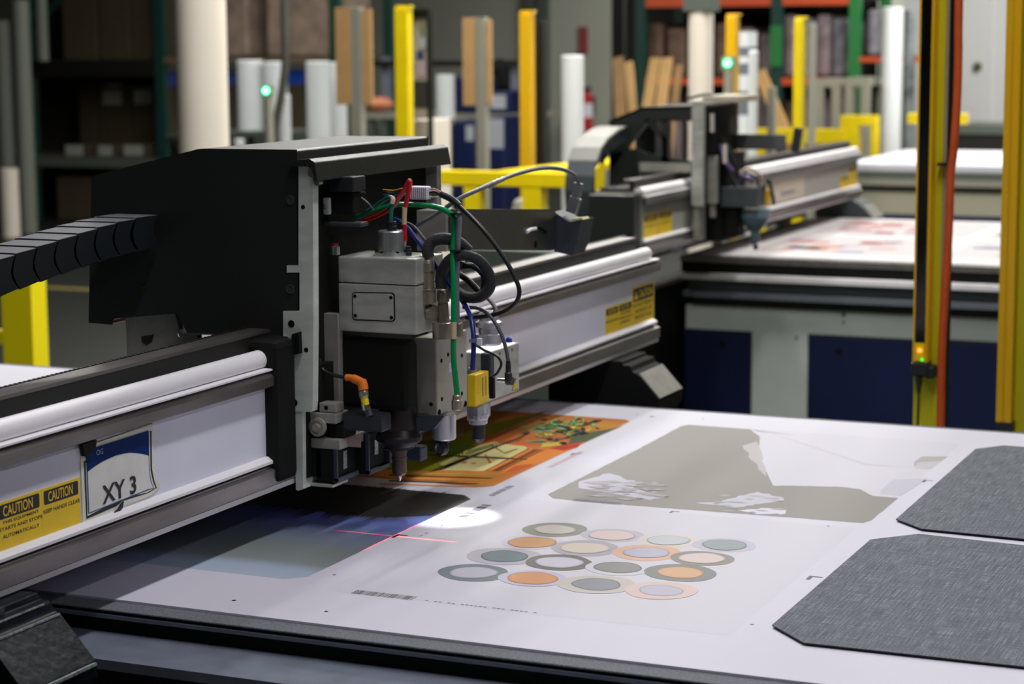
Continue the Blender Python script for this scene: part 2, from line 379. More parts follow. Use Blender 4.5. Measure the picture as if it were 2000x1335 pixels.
# stickers
def on_beam(px, py, xf): v = U(px, py, 'x', xf); return v.y, v.z
def sticker(parent, xf, name, quad_y, quad_z, header, lines, icon=False):
    """one caution sticker; quad_y=(y0,y1), quad_z=(zbottom,ztop)"""
    x = xf+.0006; y0, y1 = quad_y; z0, z1 = quad_z; H = z1-z0; W = y1-y0
    mb = MB().box(xf+.0001, x, y0, y1, z0, z1, M_label)
    hx = x+.0002; ht = z1-H*.06; hb = z1-H*header
    r = H*.03
    mb.prism([(y0+W*.05+r, hb), (y1-W*.05-r, hb), (y1-W*.05, hb+r), (y1-W*.05, ht-r), (y1-W*.05-r, ht), (y0+W*.05+r, ht), (y0+W*.05, ht-r), (y0+W*.05, hb+r)], 'x', x, hx, M_ink)
    if icon:
        q = y0+W*.17; mb.flat([(hx+.0002, q-W*.09, hb+H*.05), (hx+.0002, q+W*.09, hb+H*.05), (hx+.0002, q, ht-H*.05)], M_label)
        textmesh(mb, '!', hx+.0004, q-W*.008, q+W*.008, hb+H*.065, ht-H*.1, M_ink, .01)
        textmesh(mb, 'CAUTION', hx+.0002, y0+W*.3, y0+W*.88, hb+(ht-hb)*.18, ht-(ht-hb)*.18, M_label, .012)
    else: textmesh(mb, 'CAUTION', hx+.0002, y0+W*.16, y0+W*.80, hb+(ht-hb)*.14, ht-(ht-hb)*.12, M_label, .012)
    for s, zc, hh, a, b in lines:
        textmesh(mb, s, x+.0003, y0+W*a, y0+W*b, z0+H*(zc-hh/2), z0+H*(zc+hh/2), M_ink, .012)
    return mb.build(name, parent, label=f'yellow caution sticker reading {" ".join(l[0] for l in lines)}')
zb = .1545
ya = U(0, 1000, 'x', XG).y; yb = U(81, 985, 'x', XG).y; yc = U(156, 965, 'x', XG).y
zt = (on_beam(76, 957, XG)[1]+on_beam(150, 932, XG)[1])/2
L3 = [('THIS EQUIPMENT', .56, .075, .14, .93), ('STARTS AND STOPS', .43, .075, .07, 1.0), ('AUTOMATICALLY', .27, .075, .13, .93)]
sticker(g1, XG, 'caution_sticker', (ya-.012, yb), (zb, zt), .36, L3)
sticker(g1, XG, 'caution_sticker', (yb+.0005, yc), (zb, zt), .36, [('KEEP HANDS CLEAR', .50, .085, .03, .985)])
yd = U(1182, 620, 'x', XG).y; ye = U(1208, 620, 'x', XG).y; yf = U(1234, 610, 'x', XG).y; yg = U(1277.5, 590, 'x', XG).y
z1 = on_beam(1182, 602, XG)[1]; z2 = on_beam(1277, 548, XG)[1]
sticker(g1, XG, 'caution_sticker', (yd, ye), (zb, z1), .30, [('KEEP HANDS CLEAR', .46, .09, .03, .97)])
sticker(g1, XG, 'caution_sticker', (ye+.0005, yf), (zb, z1), .30, [('THIS EQUIPMENT', .60, .08, .1, .95), ('STARTS AND STOPS', .43, .08, .05, .98), ('AUTOMATICALLY', .26, .08, .1, .9)])
sticker(g1, XG, 'caution_sticker', (yf+.0005, yg), (zb, z2), .40, [('DO NOT OPERATE', .50, .09, .04, .96), ('WITHOUT EYE', .33, .09, .14, .88), ('PROTECTION', .17, .09, .14, .86)], True)
# second gantry stickers and lettering
for (pa, pb, pt, hd, nm) in ((1257, 1285, 402, .3, 'a'), (1286, 1312, 412, .3, 'b')):
    y0_, y1_ = U(pa, 430, 'x', XG2).y, U(pb, 430, 'x', XG2).y
    sticker(g2, XG2, 'caution_sticker', (y0_, y1_), (zb, .245), .33, [('KEEP HANDS CLEAR', .5, .09, .05, .95)])
y0_, y1_ = U(1258, 400, 'x', XG2).y, U(1277, 400, 'x', XG2).y
for (pa, pb, zt_) in ((1641, 1657, .215), (1657.5, 1673, .262)):
    sticker(g2, XG2, 'caution_sticker', (U(pa, 350, 'x', XG2).y, U(pb, 350, 'x', XG2).y), (zb, zt_), .35, [('DO NOT OPERATE', .45, .1, .05, .95)])
mb = MB().box(XG2+.0001, XG2+.0006, U(1496, 380, 'x', XG2).y, U(1570, 380, 'x', XG2).y, .165, .258, mat('cream_sticker', (200, 190, 172), .5))
textmesh(mb, 'System', XG2+.0009, U(1525, 370, 'x', XG2).y, U(1553, 370, 'x', XG2).y, .183, .215, mat('blue_lettering', (60, 74, 130), .5), .02)
mb.build('name_sticker', g2, label='cream sticker with blue System lettering')
# XY 3 plate
pl = MB(); x = XG+.0008
ya, yb_ = U(160, 940, 'x', XG).y, U(300, 900, 'x', XG).y
def BP(px, py, d=0.0): v = U(px, py, 'x', XG+d); return (v.y, v.z)
out = [(158, 886), (176, 868), (296, 826), (298, 900), (302, 930), (311, 946), (303, 958), (290, 968), (235, 988), (233, 996), (222, 1003), (160, 1023), (156, 900)]
M_plate = mat('yellowed_plate_white', (232, 232, 214), .6, spec=.2, noise=.05, nscale=18)
M_pbl = mat('plate_blue', (0, 46, 112), .6, spec=.15, noise=.08, nscale=14)
pl.prism([BP(*q) for q in out], 'x', XG+.0003, XG+.0022, M_plate)
def layer(pts, m, k): pl.flat([(XG+.0022+k*.0003, *BP(*q)) for q in pts], m)
layer([(161, 900), (293.5, 840), (294.5, 915), (299, 938), (304, 952), (287, 962), (236, 978), (224, 988), (166, 1013)], M_ink, 1)
layer([(164.5, 903), (290, 843), (291, 918), (296, 940), (301, 952), (285, 961), (236, 972), (168, 1007)], M_plate, 2)
layer([(165.5, 905), (288, 846), (289, 919), (293, 940), (298, 953), (285, 957), (169, 1003)], mat('plate_line_blue', (30, 90, 140), .4), 3)
layer([(167.5, 905), (286.5, 848), (287.5, 919), (291, 940), (296, 952), (284, 955), (171, 1000)], mat('plate_grey_white', (232, 232, 224), .5, noise=.06, nscale=25), 4)
arc = [(285, 888), (276, 886), (262, 884), (250, 883), (236, 885.5), (222, 889), (208, 895), (194, 902), (180, 911), (166.5, 921)]
layer([(164.5, 886), (172, 884), (182, 873), (286.5, 840)] + [(287, 890)] + arc, M_pbl, 5)
pl.build('machine_number_plate', g1, label='blue and white plate reading XY 3 with a curled corner')
pt = bpy.data.objects['machine_number_plate']
tx = MB(); X5 = XG+.0022+.0022
y0_, z0_ = BP(195, 982); y1_, z1_ = BP(262, 930)
zq0 = (BP(203, 983)[1]+BP(250, 965)[1])/2; zq1 = (BP(214, 944)[1]+BP(252, 927)[1])/2
textmesh(tx, 'XY 3', X5, BP(195, 950)[0], BP(262, 950)[0], zq0, zq1, M_ink, .018)
textmesh(tx, 'OG', X5, BP(184, 880)[0], BP(197, 880)[0], BP(190, 887)[1], BP(190, 876.5)[1], mat('pale_logo', (190, 205, 225), .5), -.005)
tx.build('plate_lettering', pt)
MB().prism([BP(153, 866), BP(180, 858), BP(178, 874), (BP(168, 884)), BP(157, 890)], 'x', XG+.0023, XG+.009, mat('old_black_glue', (26, 24, 18), .8, noise=.4, nscale=90, bump=.8)).build('glue_blob', pt)
MB().prism([BP(231, 984), BP(236, 978), BP(234, 990), BP(224, 1003), BP(216, 1001), BP(226, 993)], 'x', XG+.0032, XG+.006, M_ink).build('torn_tab', pt)

# ================================================================= PRINTED SHEET AND ITS PRINTS
sheet = thing('printed_sheet', 'large white printed sheet lying over the near cutting table', 'printed sheet', (-2.0, 3.8, -.0035))
MB().box(-5.4, .8, TY0, TY1-.012, -.0037, 0.0, M_white).build('paper', sheet)
def W(px, py, k=1): v = U(px, py, 'z', 0); return (v.x, v.y, .00009*k)
def ink(mb, pts, m, k=1): return mb.flat([W(px, py, k) for px, py in reversed(pts)] , m)
def rectw(mb, x0, x1, y0, y1, m, k=1, ch=0.0):
    z = .00009*k
    p = [(x0+ch, y0), (x1-ch, y0), (x1, y0+ch), (x1, y1-ch), (x1-ch, y1), (x0+ch, y1), (x0, y1-ch), (x0, y0+ch)] if ch else [(x0, y0), (x1, y0), (x1, y1), (x0, y1)]
    return mb.flat([(a, b, z) for a, b in p], m)
def C(rgb, rough=.62): return mat('ink_%02x%02x%02x' % rgb, tuple(int(v_*.95) for v_ in rgb), rough, spec=.12)
# night sky with tree line
pr = MB()
mn = ramp_mat('night_sky_ink', 'Y', 3.02, 3.74, [(0, (182, 196, 212)), (.10, (172, 188, 206)), (.17, (138, 146, 146)), (.30, (122, 130, 126)), (.40, (112, 122, 138)), (.50, (104, 114, 150)), (.62, (96, 112, 190)), (.70, (70, 84, 140)), (.80, (12, 14, 18))], .45, .06, 5)
rectw(pr, -2.62, -1.727, 3.004, 3.722, mn, 1, .03)
mk = mat('tree_black_ink', (9, 10, 12), .45, spec=.25)
rnd = random.Random(3); xs = -2.6; edge = []
while xs < -1.80:
    hgt = rnd.uniform(.0, .03) if rnd.random() < .6 else rnd.uniform(.02, .065)
    edge += [(xs, 3.50 - .02*math.sin(xs*9)), (xs+.004, 3.50-.02*math.sin(xs*9)-hgt)]; xs += rnd.uniform(.006, .013)
pr.flat([(x_, y_, .0002) for x_, y_ in edge] + [(-1.735, 3.53, .0002), (-1.735, 3.69, .0002), (-1.76, 3.716, .0002), (-2.6, 3.716, .0002)], mk)
for i in range(46):
    x_ = -2.3 + .5*i/46 + rnd.uniform(-.004, .004); pr.flat([(x_, 3.715, .00018), (x_+.008, 3.715, .00018), (x_+.009+rnd.uniform(-.004, .004), 3.722+rnd.uniform(.002, .016), .00018)], mk)
pr.build('print', sheet, label='night sky print with black tree line')
# circles print
pc = MB()
rectw(pc, -1.655, -.955, 2.965, 3.735, C((221, 217, 226)), 1)
CIR = [(1084, 1034, 58, 36, (150,150,140), (206,198,188)), (1195, 1045, 55, 40, (198,196,210), (228,206,202)), (1305, 1055, 56, 38, (226,216,206), (204,208,212)), (1415, 1064, 57, 41, (204,202,216), (166,174,174)),
 (1039, 1059, 54, 42, (213,209,224), (214,164,116)), (1142, 1070, 62, 43, (184,181,190), (222,208,194)), (1263, 1079, 63, 41, (230,188,162), (196,193,208)), (1371, 1090, 58, 41, (158,154,147), (228,210,206)),
 (985, 1086, 66, 42, (194,190,198), (126,140,142)), (1092, 1098, 61, 41, (128,125,117), (214,209,222)), (1207, 1108, 60, 42, (217,217,225), (154,154,149)), (1329, 1118, 67, 42, (148,151,149), (226,184,148)),
 (925, 1118, 63, 41, (128,139,143), (199,197,208)), (1040, 1129, 60, 45, (204,202,222), (222,164,122)), (1165, 1141, 69, 44, (208,203,194), (154,156,163)), (1291, 1153, 66, 40, (228,205,198), (203,199,212))]
def disc(mb, cx, cy, rx, ry, m, k, seed, wob=.03):
    r_ = random.Random(seed); ph = [r_.uniform(0, 6.28) for _ in range(3)]; n = 40; pts = []
    for i in range(n):
        a = 2*math.pi*i/n; w_ = 1+wob*(math.sin(2*a+ph[0])+.6*math.sin(3*a+ph[1])+.4*math.sin(5*a+ph[2]))
        pts.append((cx+rx*w_*math.cos(a), cy+ry*w_*math.sin(a), .00009*k))
    mb.flat(pts, m)
for i, (px, py, ro, ri, co, ci) in enumerate(CIR):
    c = U(px, py, 'z', 0); R_ = abs(U(px+ro, py+ro*.115, 'z', 0).x-U(px-ro, py-ro*.115, 'z', 0).x)/2; r2 = R_*ri/ro
    md = tuple(int(v*.88) for v in ci)
    disc(pc, c.x, c.y, R_, R_*.93, C(co), 2+i*.3, i)
    disc(pc, c.x, c.y, r2*1.03, r2*.93*1.03, C(md), 8, i+50)
    disc(pc, c.x, c.y, r2*.95, r2*.90*.96, C(ci), 9, i+50)
pc.build('print', sheet, label='print of sixteen watercolour rings in grey, orange and pink')
# orange still life
po = MB()
mo = ramp_mat('orange_ink', 'Y', 3.80, 4.65, [(0, (196, 128, 62)), (.05, (150, 104, 66)), (.10, (222, 142, 48)), (.30, (214, 120, 40)), (.5, (232, 146, 60)), (.62, (206, 96, 42)), (.80, (172, 120, 50)), (.92, (214, 150, 50)), (1, (196, 116, 40))], .4, .10, 7)
rectw(po, -2.62, -1.736, 3.802, 4.632, mo, 1, .02)
ink(po, [(640, 880), (900, 842), (1075, 800), (940, 858), (850, 920), (700, 915)], C((132, 136, 28)), 2)
ink(po, [(610, 850), (820, 800), (905, 802), (905, 850), (830, 860), (700, 880)], C((186, 178, 146)), 3)
ink(po, [(820, 878), (845, 866), (900, 868), (960, 872), (865, 885)], C((96, 140, 50)), 4)
cream = C((224, 212, 146))
ink(po, [(850, 918), (960, 864), (1028, 872), (1030, 878), (990, 896), (946, 920)], cream, 4)
ink(po, [(858, 906), (935, 870), (965, 862), (975, 864), (880, 916)], C((208, 206, 130)), 5)
brn = C((110, 62, 22)); olv = C((92, 88, 24)); red = C((206, 84, 40)); yl = C((226, 196, 70)); org = C((240, 150, 66)); dk = C((26, 40, 44)); gn = C((96, 140, 60)); mint = C((150, 200, 130))
for i in range(30):      # hatch of the striped arc
    t_ = i/29; cx_ = 845+t_*165; cy_ = 902-t_*40
    ink(po, [(cx_, cy_), (cx_+3, cy_-.3), (cx_+12, cy_-9), (cx_+9, cy_-8.5)] if t_ > .35 else [(cx_, cy_), (cx_+3, cy_-.3), (cx_+2, cy_-11), (cx_-1, cy_-10)], olv, 6)
ink(po, [(838, 921), (860, 912), (1010, 855), (1030, 845), (1035, 847), (866, 917)], C((70, 40, 14)), 7)
ink(po, [(820, 886), (980, 893), (1030, 896), (1028, 898), (970, 896), (820, 889)], C((70, 66, 18)), 8)
ink(po, [(945, 920), (1030, 876), (1065, 878), (978, 920)], C((176, 96, 30)), 5)
ink(po, [(952, 919), (1036, 876.5), (1041, 877), (958, 919.5)], org, 6)
ink(po, [(964, 919), (1048, 877), (1052, 877.5), (970, 919.5)], C((96, 60, 28)), 6)
ink(po, [(946, 888), (950, 888), (960, 904), (956, 905)], red, 7); ink(po, [(903, 902), (913, 901), (910, 905), (902, 905)], red, 7); ink(po, [(921, 904), (930, 904), (928, 906), (920, 906)], red, 7)
ink(po, [(866, 912), (905, 896), (935, 884), (937, 885), (870, 914)], olv, 7); ink(po, [(960, 868), (985, 884), (1010, 876), (1012, 877), (986, 886), (956, 869)], olv, 7)
for j, (a_, b_, c_, m_) in enumerate(((760, 921, 975, C((176, 170, 74))), (760, 926, 965, brn), (760, 931, 950, C((236, 160, 74))), (760, 937, 938, brn), (740, 943, 940, org))):
    ink(po, [(a_, b_), (c_, b_+7), (c_-10, b_+8.5), (a_, b_+3)], m_, 6)
ink(po, [(978, 920), (1065, 878), (1130, 872), (1052, 905), (990, 926)], C((240, 146, 60)), 5)
ink(po, [(1005, 910), (1035, 906), (1042, 908), (1005, 920), (985, 924)], C((224, 104, 48)), 6)
ink(po, [(1075, 876), (1090, 870), (1135, 866), (1128, 874), (1100, 880)], C((206, 70, 48)), 6)
ink(po, [(1055, 874), (1060, 866), (1105, 861), (1110, 864), (1095, 870)], yl, 7)
ink(po, [(1110, 866), (1120, 850), (1190, 838), (1215, 832), (1145, 862)], C((96, 104, 72)), 5)
rr = random.Random(11)
for i in range(70):      # tangled leaves and flowers
    by = min(max(rr.gauss(840, 11), 820), 866); bx = min(rr.gauss(1095, 34), 1222-(by-815)*2.3-14)
    L_ = rr.uniform(8, 30); a_ = rr.uniform(-.5, .9); w_ = rr.uniform(1, 3.4)
    m_ = rr.choice([dk, dk, dk, gn, mint, yl, brn, dk, C((44, 96, 90))]); ex, ey = bx+L_*math.cos(a_), by-L_*.35*math.sin(a_)
    ink(po, [(bx, by), ((bx+ex)/2+1, (by+ey)/2+w_), (ex, ey), ((bx+ex)/2-1, (by+ey)/2-w_)], m_, 8+i*.2)
for (cx_, cy_, rx_, ry_) in ((1090, 826, 16, 6), (1130, 824, 11, 9), (1060, 850, 14, 5)):
    c = U(cx_, cy_, 'z', .0)
    for i in range(16):
        a0, a1 = math.pi*(1.9*i/16-.3), math.pi*(1.9*(i+1)/16-.3)
        q = [(cx_+rx_*k_*math.cos(a), cy_+ry_*k_*math.sin(a)) for a, k_ in ((a0, 1), (a1, 1), (a1, .72), (a0, .72))]
        po.flat([W(*p_, 24) for p_ in q], mint if i % 3 else gn)
for (a_, b_) in ((1023, 838), (1020, 862), (1035, 832)):
    ink(po, [(a_, b_), (a_+40, b_-2), (a_+62, b_+4), (a_+30, b_+4)], mint, 9); ink(po, [(a_+6, b_+.6), (a_+40, b_-.8), (a_+52, b_+2.5), (a_+30, b_+2.6)], dk, 10)
po.build('print', sheet, label='orange print with cream shapes and tangled plants')
# grey photograph print
def ragged(mb, pts, m, k, amp=2.0, seed=1):
    r_ = random.Random(seed); q = []
    for i, p in enumerate(pts):
        n = pts[(i+1) % len(pts)]; L_ = math.hypot(n[0]-p[0], n[1]-p[1]); c_ = max(1, int(L_/9)); q.append(p)
        for t_ in range(1, c_):
            f = t_/c_; q.append((p[0]+(n[0]-p[0])*f+r_.uniform(-amp, amp)*1.6, p[1]+(n[1]-p[1])*f+r_.uniform(-amp, amp)*.6))
    ink(mb, q, m, k)
pg = MB()
rectw(pg, -1.602, -.95, 3.787, 4.630, C((219, 216, 226)), 1, .02)
gr = mat('greige_ink', (150, 145, 140), .62, spec=.12)
ragged(pg, [(1070, 965), (1240, 880), (1330, 832), (1345, 829), (1465, 838), (1484, 852), (1482, 885), (1492, 912), (1510, 948), (1540, 948), (1640, 950), (1680, 955), (1705, 968), (1755, 972), (1702, 1016), (1685, 1021), (1200, 984), (1080, 973)], gr, 2, .5)
pale = C((205, 203, 214)); pale2 = C((226, 224, 236))
ragged(pg, [(1130, 940), (1190, 924), (1245, 942), (1236, 952), (1300, 972), (1270, 976), (1160, 958), (1130, 952)], pale, 3)
ragged(pg, [(1400, 980), (1480, 960), (1530, 972), (1532, 978), (1440, 990), (1360, 982)], pale, 3)
ragged(pg, [(1440, 996), (1500, 992), (1536, 995), (1534, 1003), (1480, 1004)], pale2, 3)
ink(pg, [(1465, 838), (1500, 843), (1560, 850), (1480, 842)], gr, 3); ragged(pg, [(1450, 870), (1478, 862), (1488, 884), (1496, 930), (1470, 900)], C((196, 191, 192)), 3)
ink(pg, [(1785, 903), (1800, 891), (1852, 891), (1838, 900), (1794, 903), (1786, 912)], C((186, 178, 176)), 3)
ink(pg, [(1790, 905), (1838, 900), (1818, 916), (1788, 914)], C((206, 202, 208)), 4)
ink(pg, [(1722, 955), (1745, 936), (1812, 934), (1760, 968), (1720, 964)], C((206, 203, 213)), 3)
wisp = [C((186, 181, 182)), C((178, 173, 172)), C((196, 192, 198))]; rw = random.Random(21)
for i in range(34):
    bx, by = rw.uniform(1135, 1290), rw.uniform(938, 974); L_ = rw.uniform(14, 50); hh_ = rw.uniform(1, 3)
    ragged(pg, [(bx, by), (bx+L_*.5, by-hh_+L_*.03), (bx+L_, by+L_*.06), (bx+L_*.5, by+hh_+L_*.03)], wisp[i % 3], 4+i*.3, .5, i)
for i in range(16):
    bx, by = rw.uniform(1390, 1520), rw.uniform(966, 1002); L_ = rw.uniform(14, 40)
    ragged(pg, [(bx, by), (bx+L_*.5, by-1.5), (bx+L_, by+L_*.05), (bx+L_*.5, by+2)], wisp[i % 3], 4.1+i*.3, .5, i)
ink(pg, [(1500, 843), (1690, 905), (1770, 912), (1690, 908)], C((208, 204, 212)), 3)
pg.build('print', sheet, label='pale grey print with greige silhouette')
# marks
mk2 = MB()
def done(nm, **k):
    global mk2
    if mk2.v: mk2.build(nm, sheet, **k)
    mk2 = MB()
def mark(px0, py0, px1, py1, k=2, m=M_ink): a = U(px0, py0, 'z', 0); b = U(px1, py1, 'z', 0); rectw(mk2, min(a.x, b.x), max(a.x, b.x), min(a.y, b.y), max(a.y, b.y), m, k)
rr = random.Random(5)
a = U(692, 1155, 'z', 0); b = U(808, 1168, 'z', 0); x_ = a.x
while x_ < b.x: w_ = rr.choice([.0008, .0015, .0025]); rectw(mk2, x_, x_+w_, a.y-.012, a.y+.012, M_ink, 2); x_ += w_+rr.choice([.0012, .002, .0012])
done('barcode')
a = U(897, 1009, 'z', 0); b = U(955, 985, 'z', 0); y_ = a.y; mgrey = C((120, 122, 140)); 
while y_ < b.y: w_ = rr.choice([.004, .008, .014]); rectw(mk2, a.x-.004, a.x+.016, y_, y_+w_, mgrey if rr.random() < .4 else M_ink, 2); y_ += w_+rr.choice([.003, .006])
done('barcode')
a = U(953, 967, 'z', 0); y_ = a.y
while y_ < a.y+.10: w_ = rr.choice([.004, .008]); rectw(mk2, a.x, a.x+.014, y_, y_+w_, mgrey, 2); y_ += w_+.004
done('barcode')
a = U(1120, 976, 'z', 0); x_ = a.x
while x_ < a.x+.10: w_ = rr.choice([.0015, .003]); rectw(mk2, x_, x_+w_, a.y-.008, a.y+.012, mgrey, 5); x_ += w_+.002
done('barcode')
for (px, py, n_, dx, dy) in ((822, 1171, 26, .008, 0), (808, 1052, 9, 0, .022)):
    a = U(px, py, 'z', 0)
    for i in range(n_):
        if rr.random() < .75: rectw(mk2, a.x+i*dx, a.x+i*dx+(.0055 if dx else .003), a.y+i*dy-(.002 if dx else 0), a.y+i*dy+(.002 if dx else .012), C((130, 132, 148)), 3)
    done('text_line')
for (px, py, r_) in ((457, 1172, .0038), (637, 1193.5, .0034), (1273, 813, .006), (1244, 809, .003), (1373, 818, .003), (1618, 1027, .003), (1469, 1219, .003), (653, 1122, .003)):
    c = U(px, py, 'z', 0); disc(mk2, c.x, c.y, r_, r_, M_ink if px in (457, 637) else mgrey, 3, px, 0); done('registration_dot')
def corner(px, py, s_, m=M_ink, fl=1):
    c = U(px, py, 'z', 0); rectw(mk2, c.x, c.x+s_*.28, c.y, c.y+s_, m, 3); rectw(mk2, c.x, c.x+s_*.9, c.y+s_*.8, c.y+s_, m, 4); done('corner_mark')
corner(763, 1049, .026); corner(1573, 1131, .026, mgrey); corner(1800, 941, .022, mgrey); corner(1112, 888, .022, mgrey); corner(1306, 1001, .018, mgrey)
mtx = C((208, 160, 165))
a = U(1068, 912, 'z', 0)
for i in range(16): rectw(mk2, a.x, a.x+.012, a.y+i*.012, a.y+i*.012+.006, mtx, 2)
done('text_line', label='pinkish line of small print')

# dark linen panels lying on the sheet
M_linen = bpy.data.materials.new('charcoal_linen'); M_linen.use_nodes = True
nt = M_linen.node_tree; b = nt.nodes['Principled BSDF']; b.inputs['Roughness'].default_value = .8; b.inputs['Specular IOR Level'].default_value = .2
tc = nt.nodes.new('ShaderNodeTexCoord'); mix = nt.nodes.new('ShaderNodeMix'); mix.data_type = 'FLOAT'; mix.inputs[0].default_value = .5
outs = []
for sc in ((420, 14, 1), (16, 420, 1), (260, 260, 1)):
    mp = nt.nodes.new('ShaderNodeMapping'); mp.inputs['Scale'].default_value = sc; nz = nt.nodes.new('ShaderNodeTexNoise'); nz.inputs['Scale'].default_value = 1.0; nz.inputs['Detail'].default_value = 5
    nt.links.new(tc.outputs['Object'], mp.inputs[0]); nt.links.new(mp.outputs[0], nz.inputs['Vector']); outs.append(nz.outputs[0])
m1 = nt.nodes.new('ShaderNodeMath'); m1.operation = 'MULTIPLY_ADD'; m1.inputs[1].default_value = .8; nt.links.new(outs[1], m1.inputs[0]); nt.links.new(outs[0], m1.inputs[2])
m2 = nt.nodes.new('ShaderNodeMath'); m2.operation = 'MULTIPLY_ADD'; m2.inputs[1].default_value = .7; nt.links.new(outs[2], m2.inputs[0]); nt.links.new(m1.outputs[0], m2.inputs[2])
cr = nt.nodes.new('ShaderNodeValToRGB'); mr = nt.nodes.new('ShaderNodeMapRange'); mr.inputs[1].default_value = .55; mr.inputs[2].default_value = 1.95
nt.links.new(m2.outputs[0], mr.inputs[0]); nt.links.new(mr.outputs[0], cr.inputs[0]); nt.links.new(cr.outputs[0], b.inputs['Base Color'])
cr.color_ramp.elements[0].position = .1; cr.color_ramp.elements[0].color = lin((52, 56, 62)); cr.color_ramp.elements[1].position = .9; cr.color_ramp.elements[1].color = lin((168, 172, 180))
e = cr.color_ramp.elements.new(.5); e.color = lin((98, 103, 110))
def wp(px, py): v = U(px, py, 'z', .003); return (v.x, v.y)
x_r = -.08
A = [wp(1508, 1222), wp(1570, 1257), (x_r-.07, 2.965), (x_r, 3.03), (x_r, 3.60), (x_r-.07, 3.655), wp(1795, 1044), wp(1700, 1055)]
MB().prism(A, 'z', .0032, .0052, M_linen, M_dark).build('linen_panel', **T('charcoal linen-textured panel on the sheet, the one nearest the front edge', 'panel'))
B_ = [wp(1750, 1015), wp(1800, 1034), (x_r-.07, 3.72), (x_r, 3.79), (x_r, 4.53), (x_r-.07, 4.60), wp(1960, 871), wp(1905, 878)]
MB().prism(B_, 'z', .0032, .0052, M_linen, M_dark).build('linen_panel', **T('charcoal linen-textured panel on the sheet, the one nearer the yellow posts', 'panel'))
# sheet on the second table, with blurred colour blocks
sh2 = thing('printed_sheet', 'white printed sheet with pale red and blue prints on the middle table', 'printed sheet', (-.5, 9.4, -.0035))
MB().box(-2.86, 3.1, T2Y0+.01, T2Y1-.02, -.0037, 0, mat('paper_warm', (196, 191, 192), .7, spec=.1)).build('paper', sh2)
mb = MB(); rr = random.Random(9)
for gx in range(7):
    for gy in range(2):
        X0 = -2.7+gx*.82; Y0 = T2Y0+.22+gy*.9
        rectw(mb, X0, X0+.74, Y0, Y0+.78, C((188, 181, 184)), 1)
        for i in range(15):
            x_, y_ = X0+rr.uniform(.02, .5), Y0+rr.uniform(.03, .62); rectw(mb, x_, x_+rr.uniform(.08, .2), y_, y_+rr.uniform(.03, .12), C(rr.choice([(178, 116, 108), (140, 142, 170), (170, 126, 120), (112, 112, 130), (184, 140, 112), (160, 70, 64)])), 2+i % 3)
mb.build('print', sh2, label='rows of pale red, blue and grey prints')

# ================================================================= CUTTING HEAD
YF = 3.32
head = thing('spindle_carriage', 'black-hooded cutting head with silver spindle block and coloured hoses on the near gantry', 'cutting head', (-1.95, 3.58, .08))
def P2(px, py, y=YF): v = U(px, py, 'y', y); return (v.x, v.z)
def PX(px, py, x): v = U(px, py, 'x', x); return (v.y, v.z)
hood_pts = [(173, 630), (178, 356), (181, 347), (188, 341), (375, 294), (385, 291), (396, 290), (580, 292), (581, 655), (548, 657), (365, 650), (345, 612), (221, 622), (220, 634)]
hood = MB().prism([P2(*q) for q in hood_pts], 'y', YF, YF+.54, M_black).build('hood', head, bevel=.006, seg=3, label='large black painted sheet metal hood')
# recess behind the hood's front: back panel and floor
xb = P2(582, 400)[0]
MB().box(-1.905, -1.893, YF+.012, YF+.535, .10, .655, M_blackm).build('back_panel', head)
v0 = U(601, 297, 'x', -1.80); v1 = U(850, 283, 'x', -1.80)
mb = MB(); zt_ = .683
mb.prism([(-1.905, zt_+.006), (-1.862, zt_+.010), (-1.852, zt_+.004), (-1.846, zt_-.030), (-1.851, zt_-.031), (-1.860, zt_-.004), (-1.905, zt_-.004)], 'y', YF-.012, YF+.545, M_black)
mb.build('front_hood_lip', head, bevel=.002)
MB().cyl((-1.862, YF-.004, .668), (-1.862, YF+.012, .668), .009, M_steel, 14).cyl((-1.853, YF-.004, .650), (-1.853, YF+.010, .650), .006, M_steel, 12).build('hinge', head)
# side plate, near
sp_ = [(583, 319), (602, 319), (604, 332), (611, 336), (612, 640), (611, 784), (609, 804), (566, 803), (564, 700), (553, 660), (553, 607), (585, 607), (585, 532), (560, 532), (560, 518), (583, 518)]
sp = MB().prism([P2(*q, YF-.002) for q in sp_], 'y', YF-.002, YF+.018, M_plate_alu).build('side_plate', head, bevel=.0015, label='brushed aluminium side plate, near side')
mb = MB()
for q, r_ in (((592, 404), .004), ((569, 632), .0068), ((598, 683), .0045), ((575, 786), .0068)):
    c = U(*q, 'y', YF-.002); mb.cyl(c+Vector((0, .006, 0)), c-Vector((0, .0006, 0)), r_, M_hole, 16)
mb.build('bolt_hole', sp)
MB().prism([P2(571, 652, YF-.012), P2(584, 648, YF-.012), P2(586, 690, YF-.012), P2(566, 694, YF-.012)], 'y', YF-.014, YF-.003, M_blackm).build('rubber_stop', sp)
lower = [(575, 804), (591, 804), (592, 955), (581, 958), (578, 955)]
MB().prism([P2(*q) for q in lower], 'y', YF, YF+.10, M_plate_alu).build('lower_plate', head, bevel=.0015, label='narrow aluminium plate under the side plate')
mb = MB(); fb(mb, 553, 803, 575, 836, YF-.001, .012, M_alu2); b_ = mb.build('tab', head, bevel=.001)
c = U(563, 819, 'y', YF-.001); MB().lathe([(.0085, 0), (.0085, .003), (.005, .0055)], c, M_brass, (0, -1, 0), 14).build('screw', b_)
for q in ((567, 390), (567, 564)):
    c = U(*q, 'y', YF); MB().lathe([(.0085, 0), (.0085, .002), (.0065, .0022), (.0065, .0005)], c, M_dgrey, (0, -1, 0), 18).build('hood_bolt', hood)
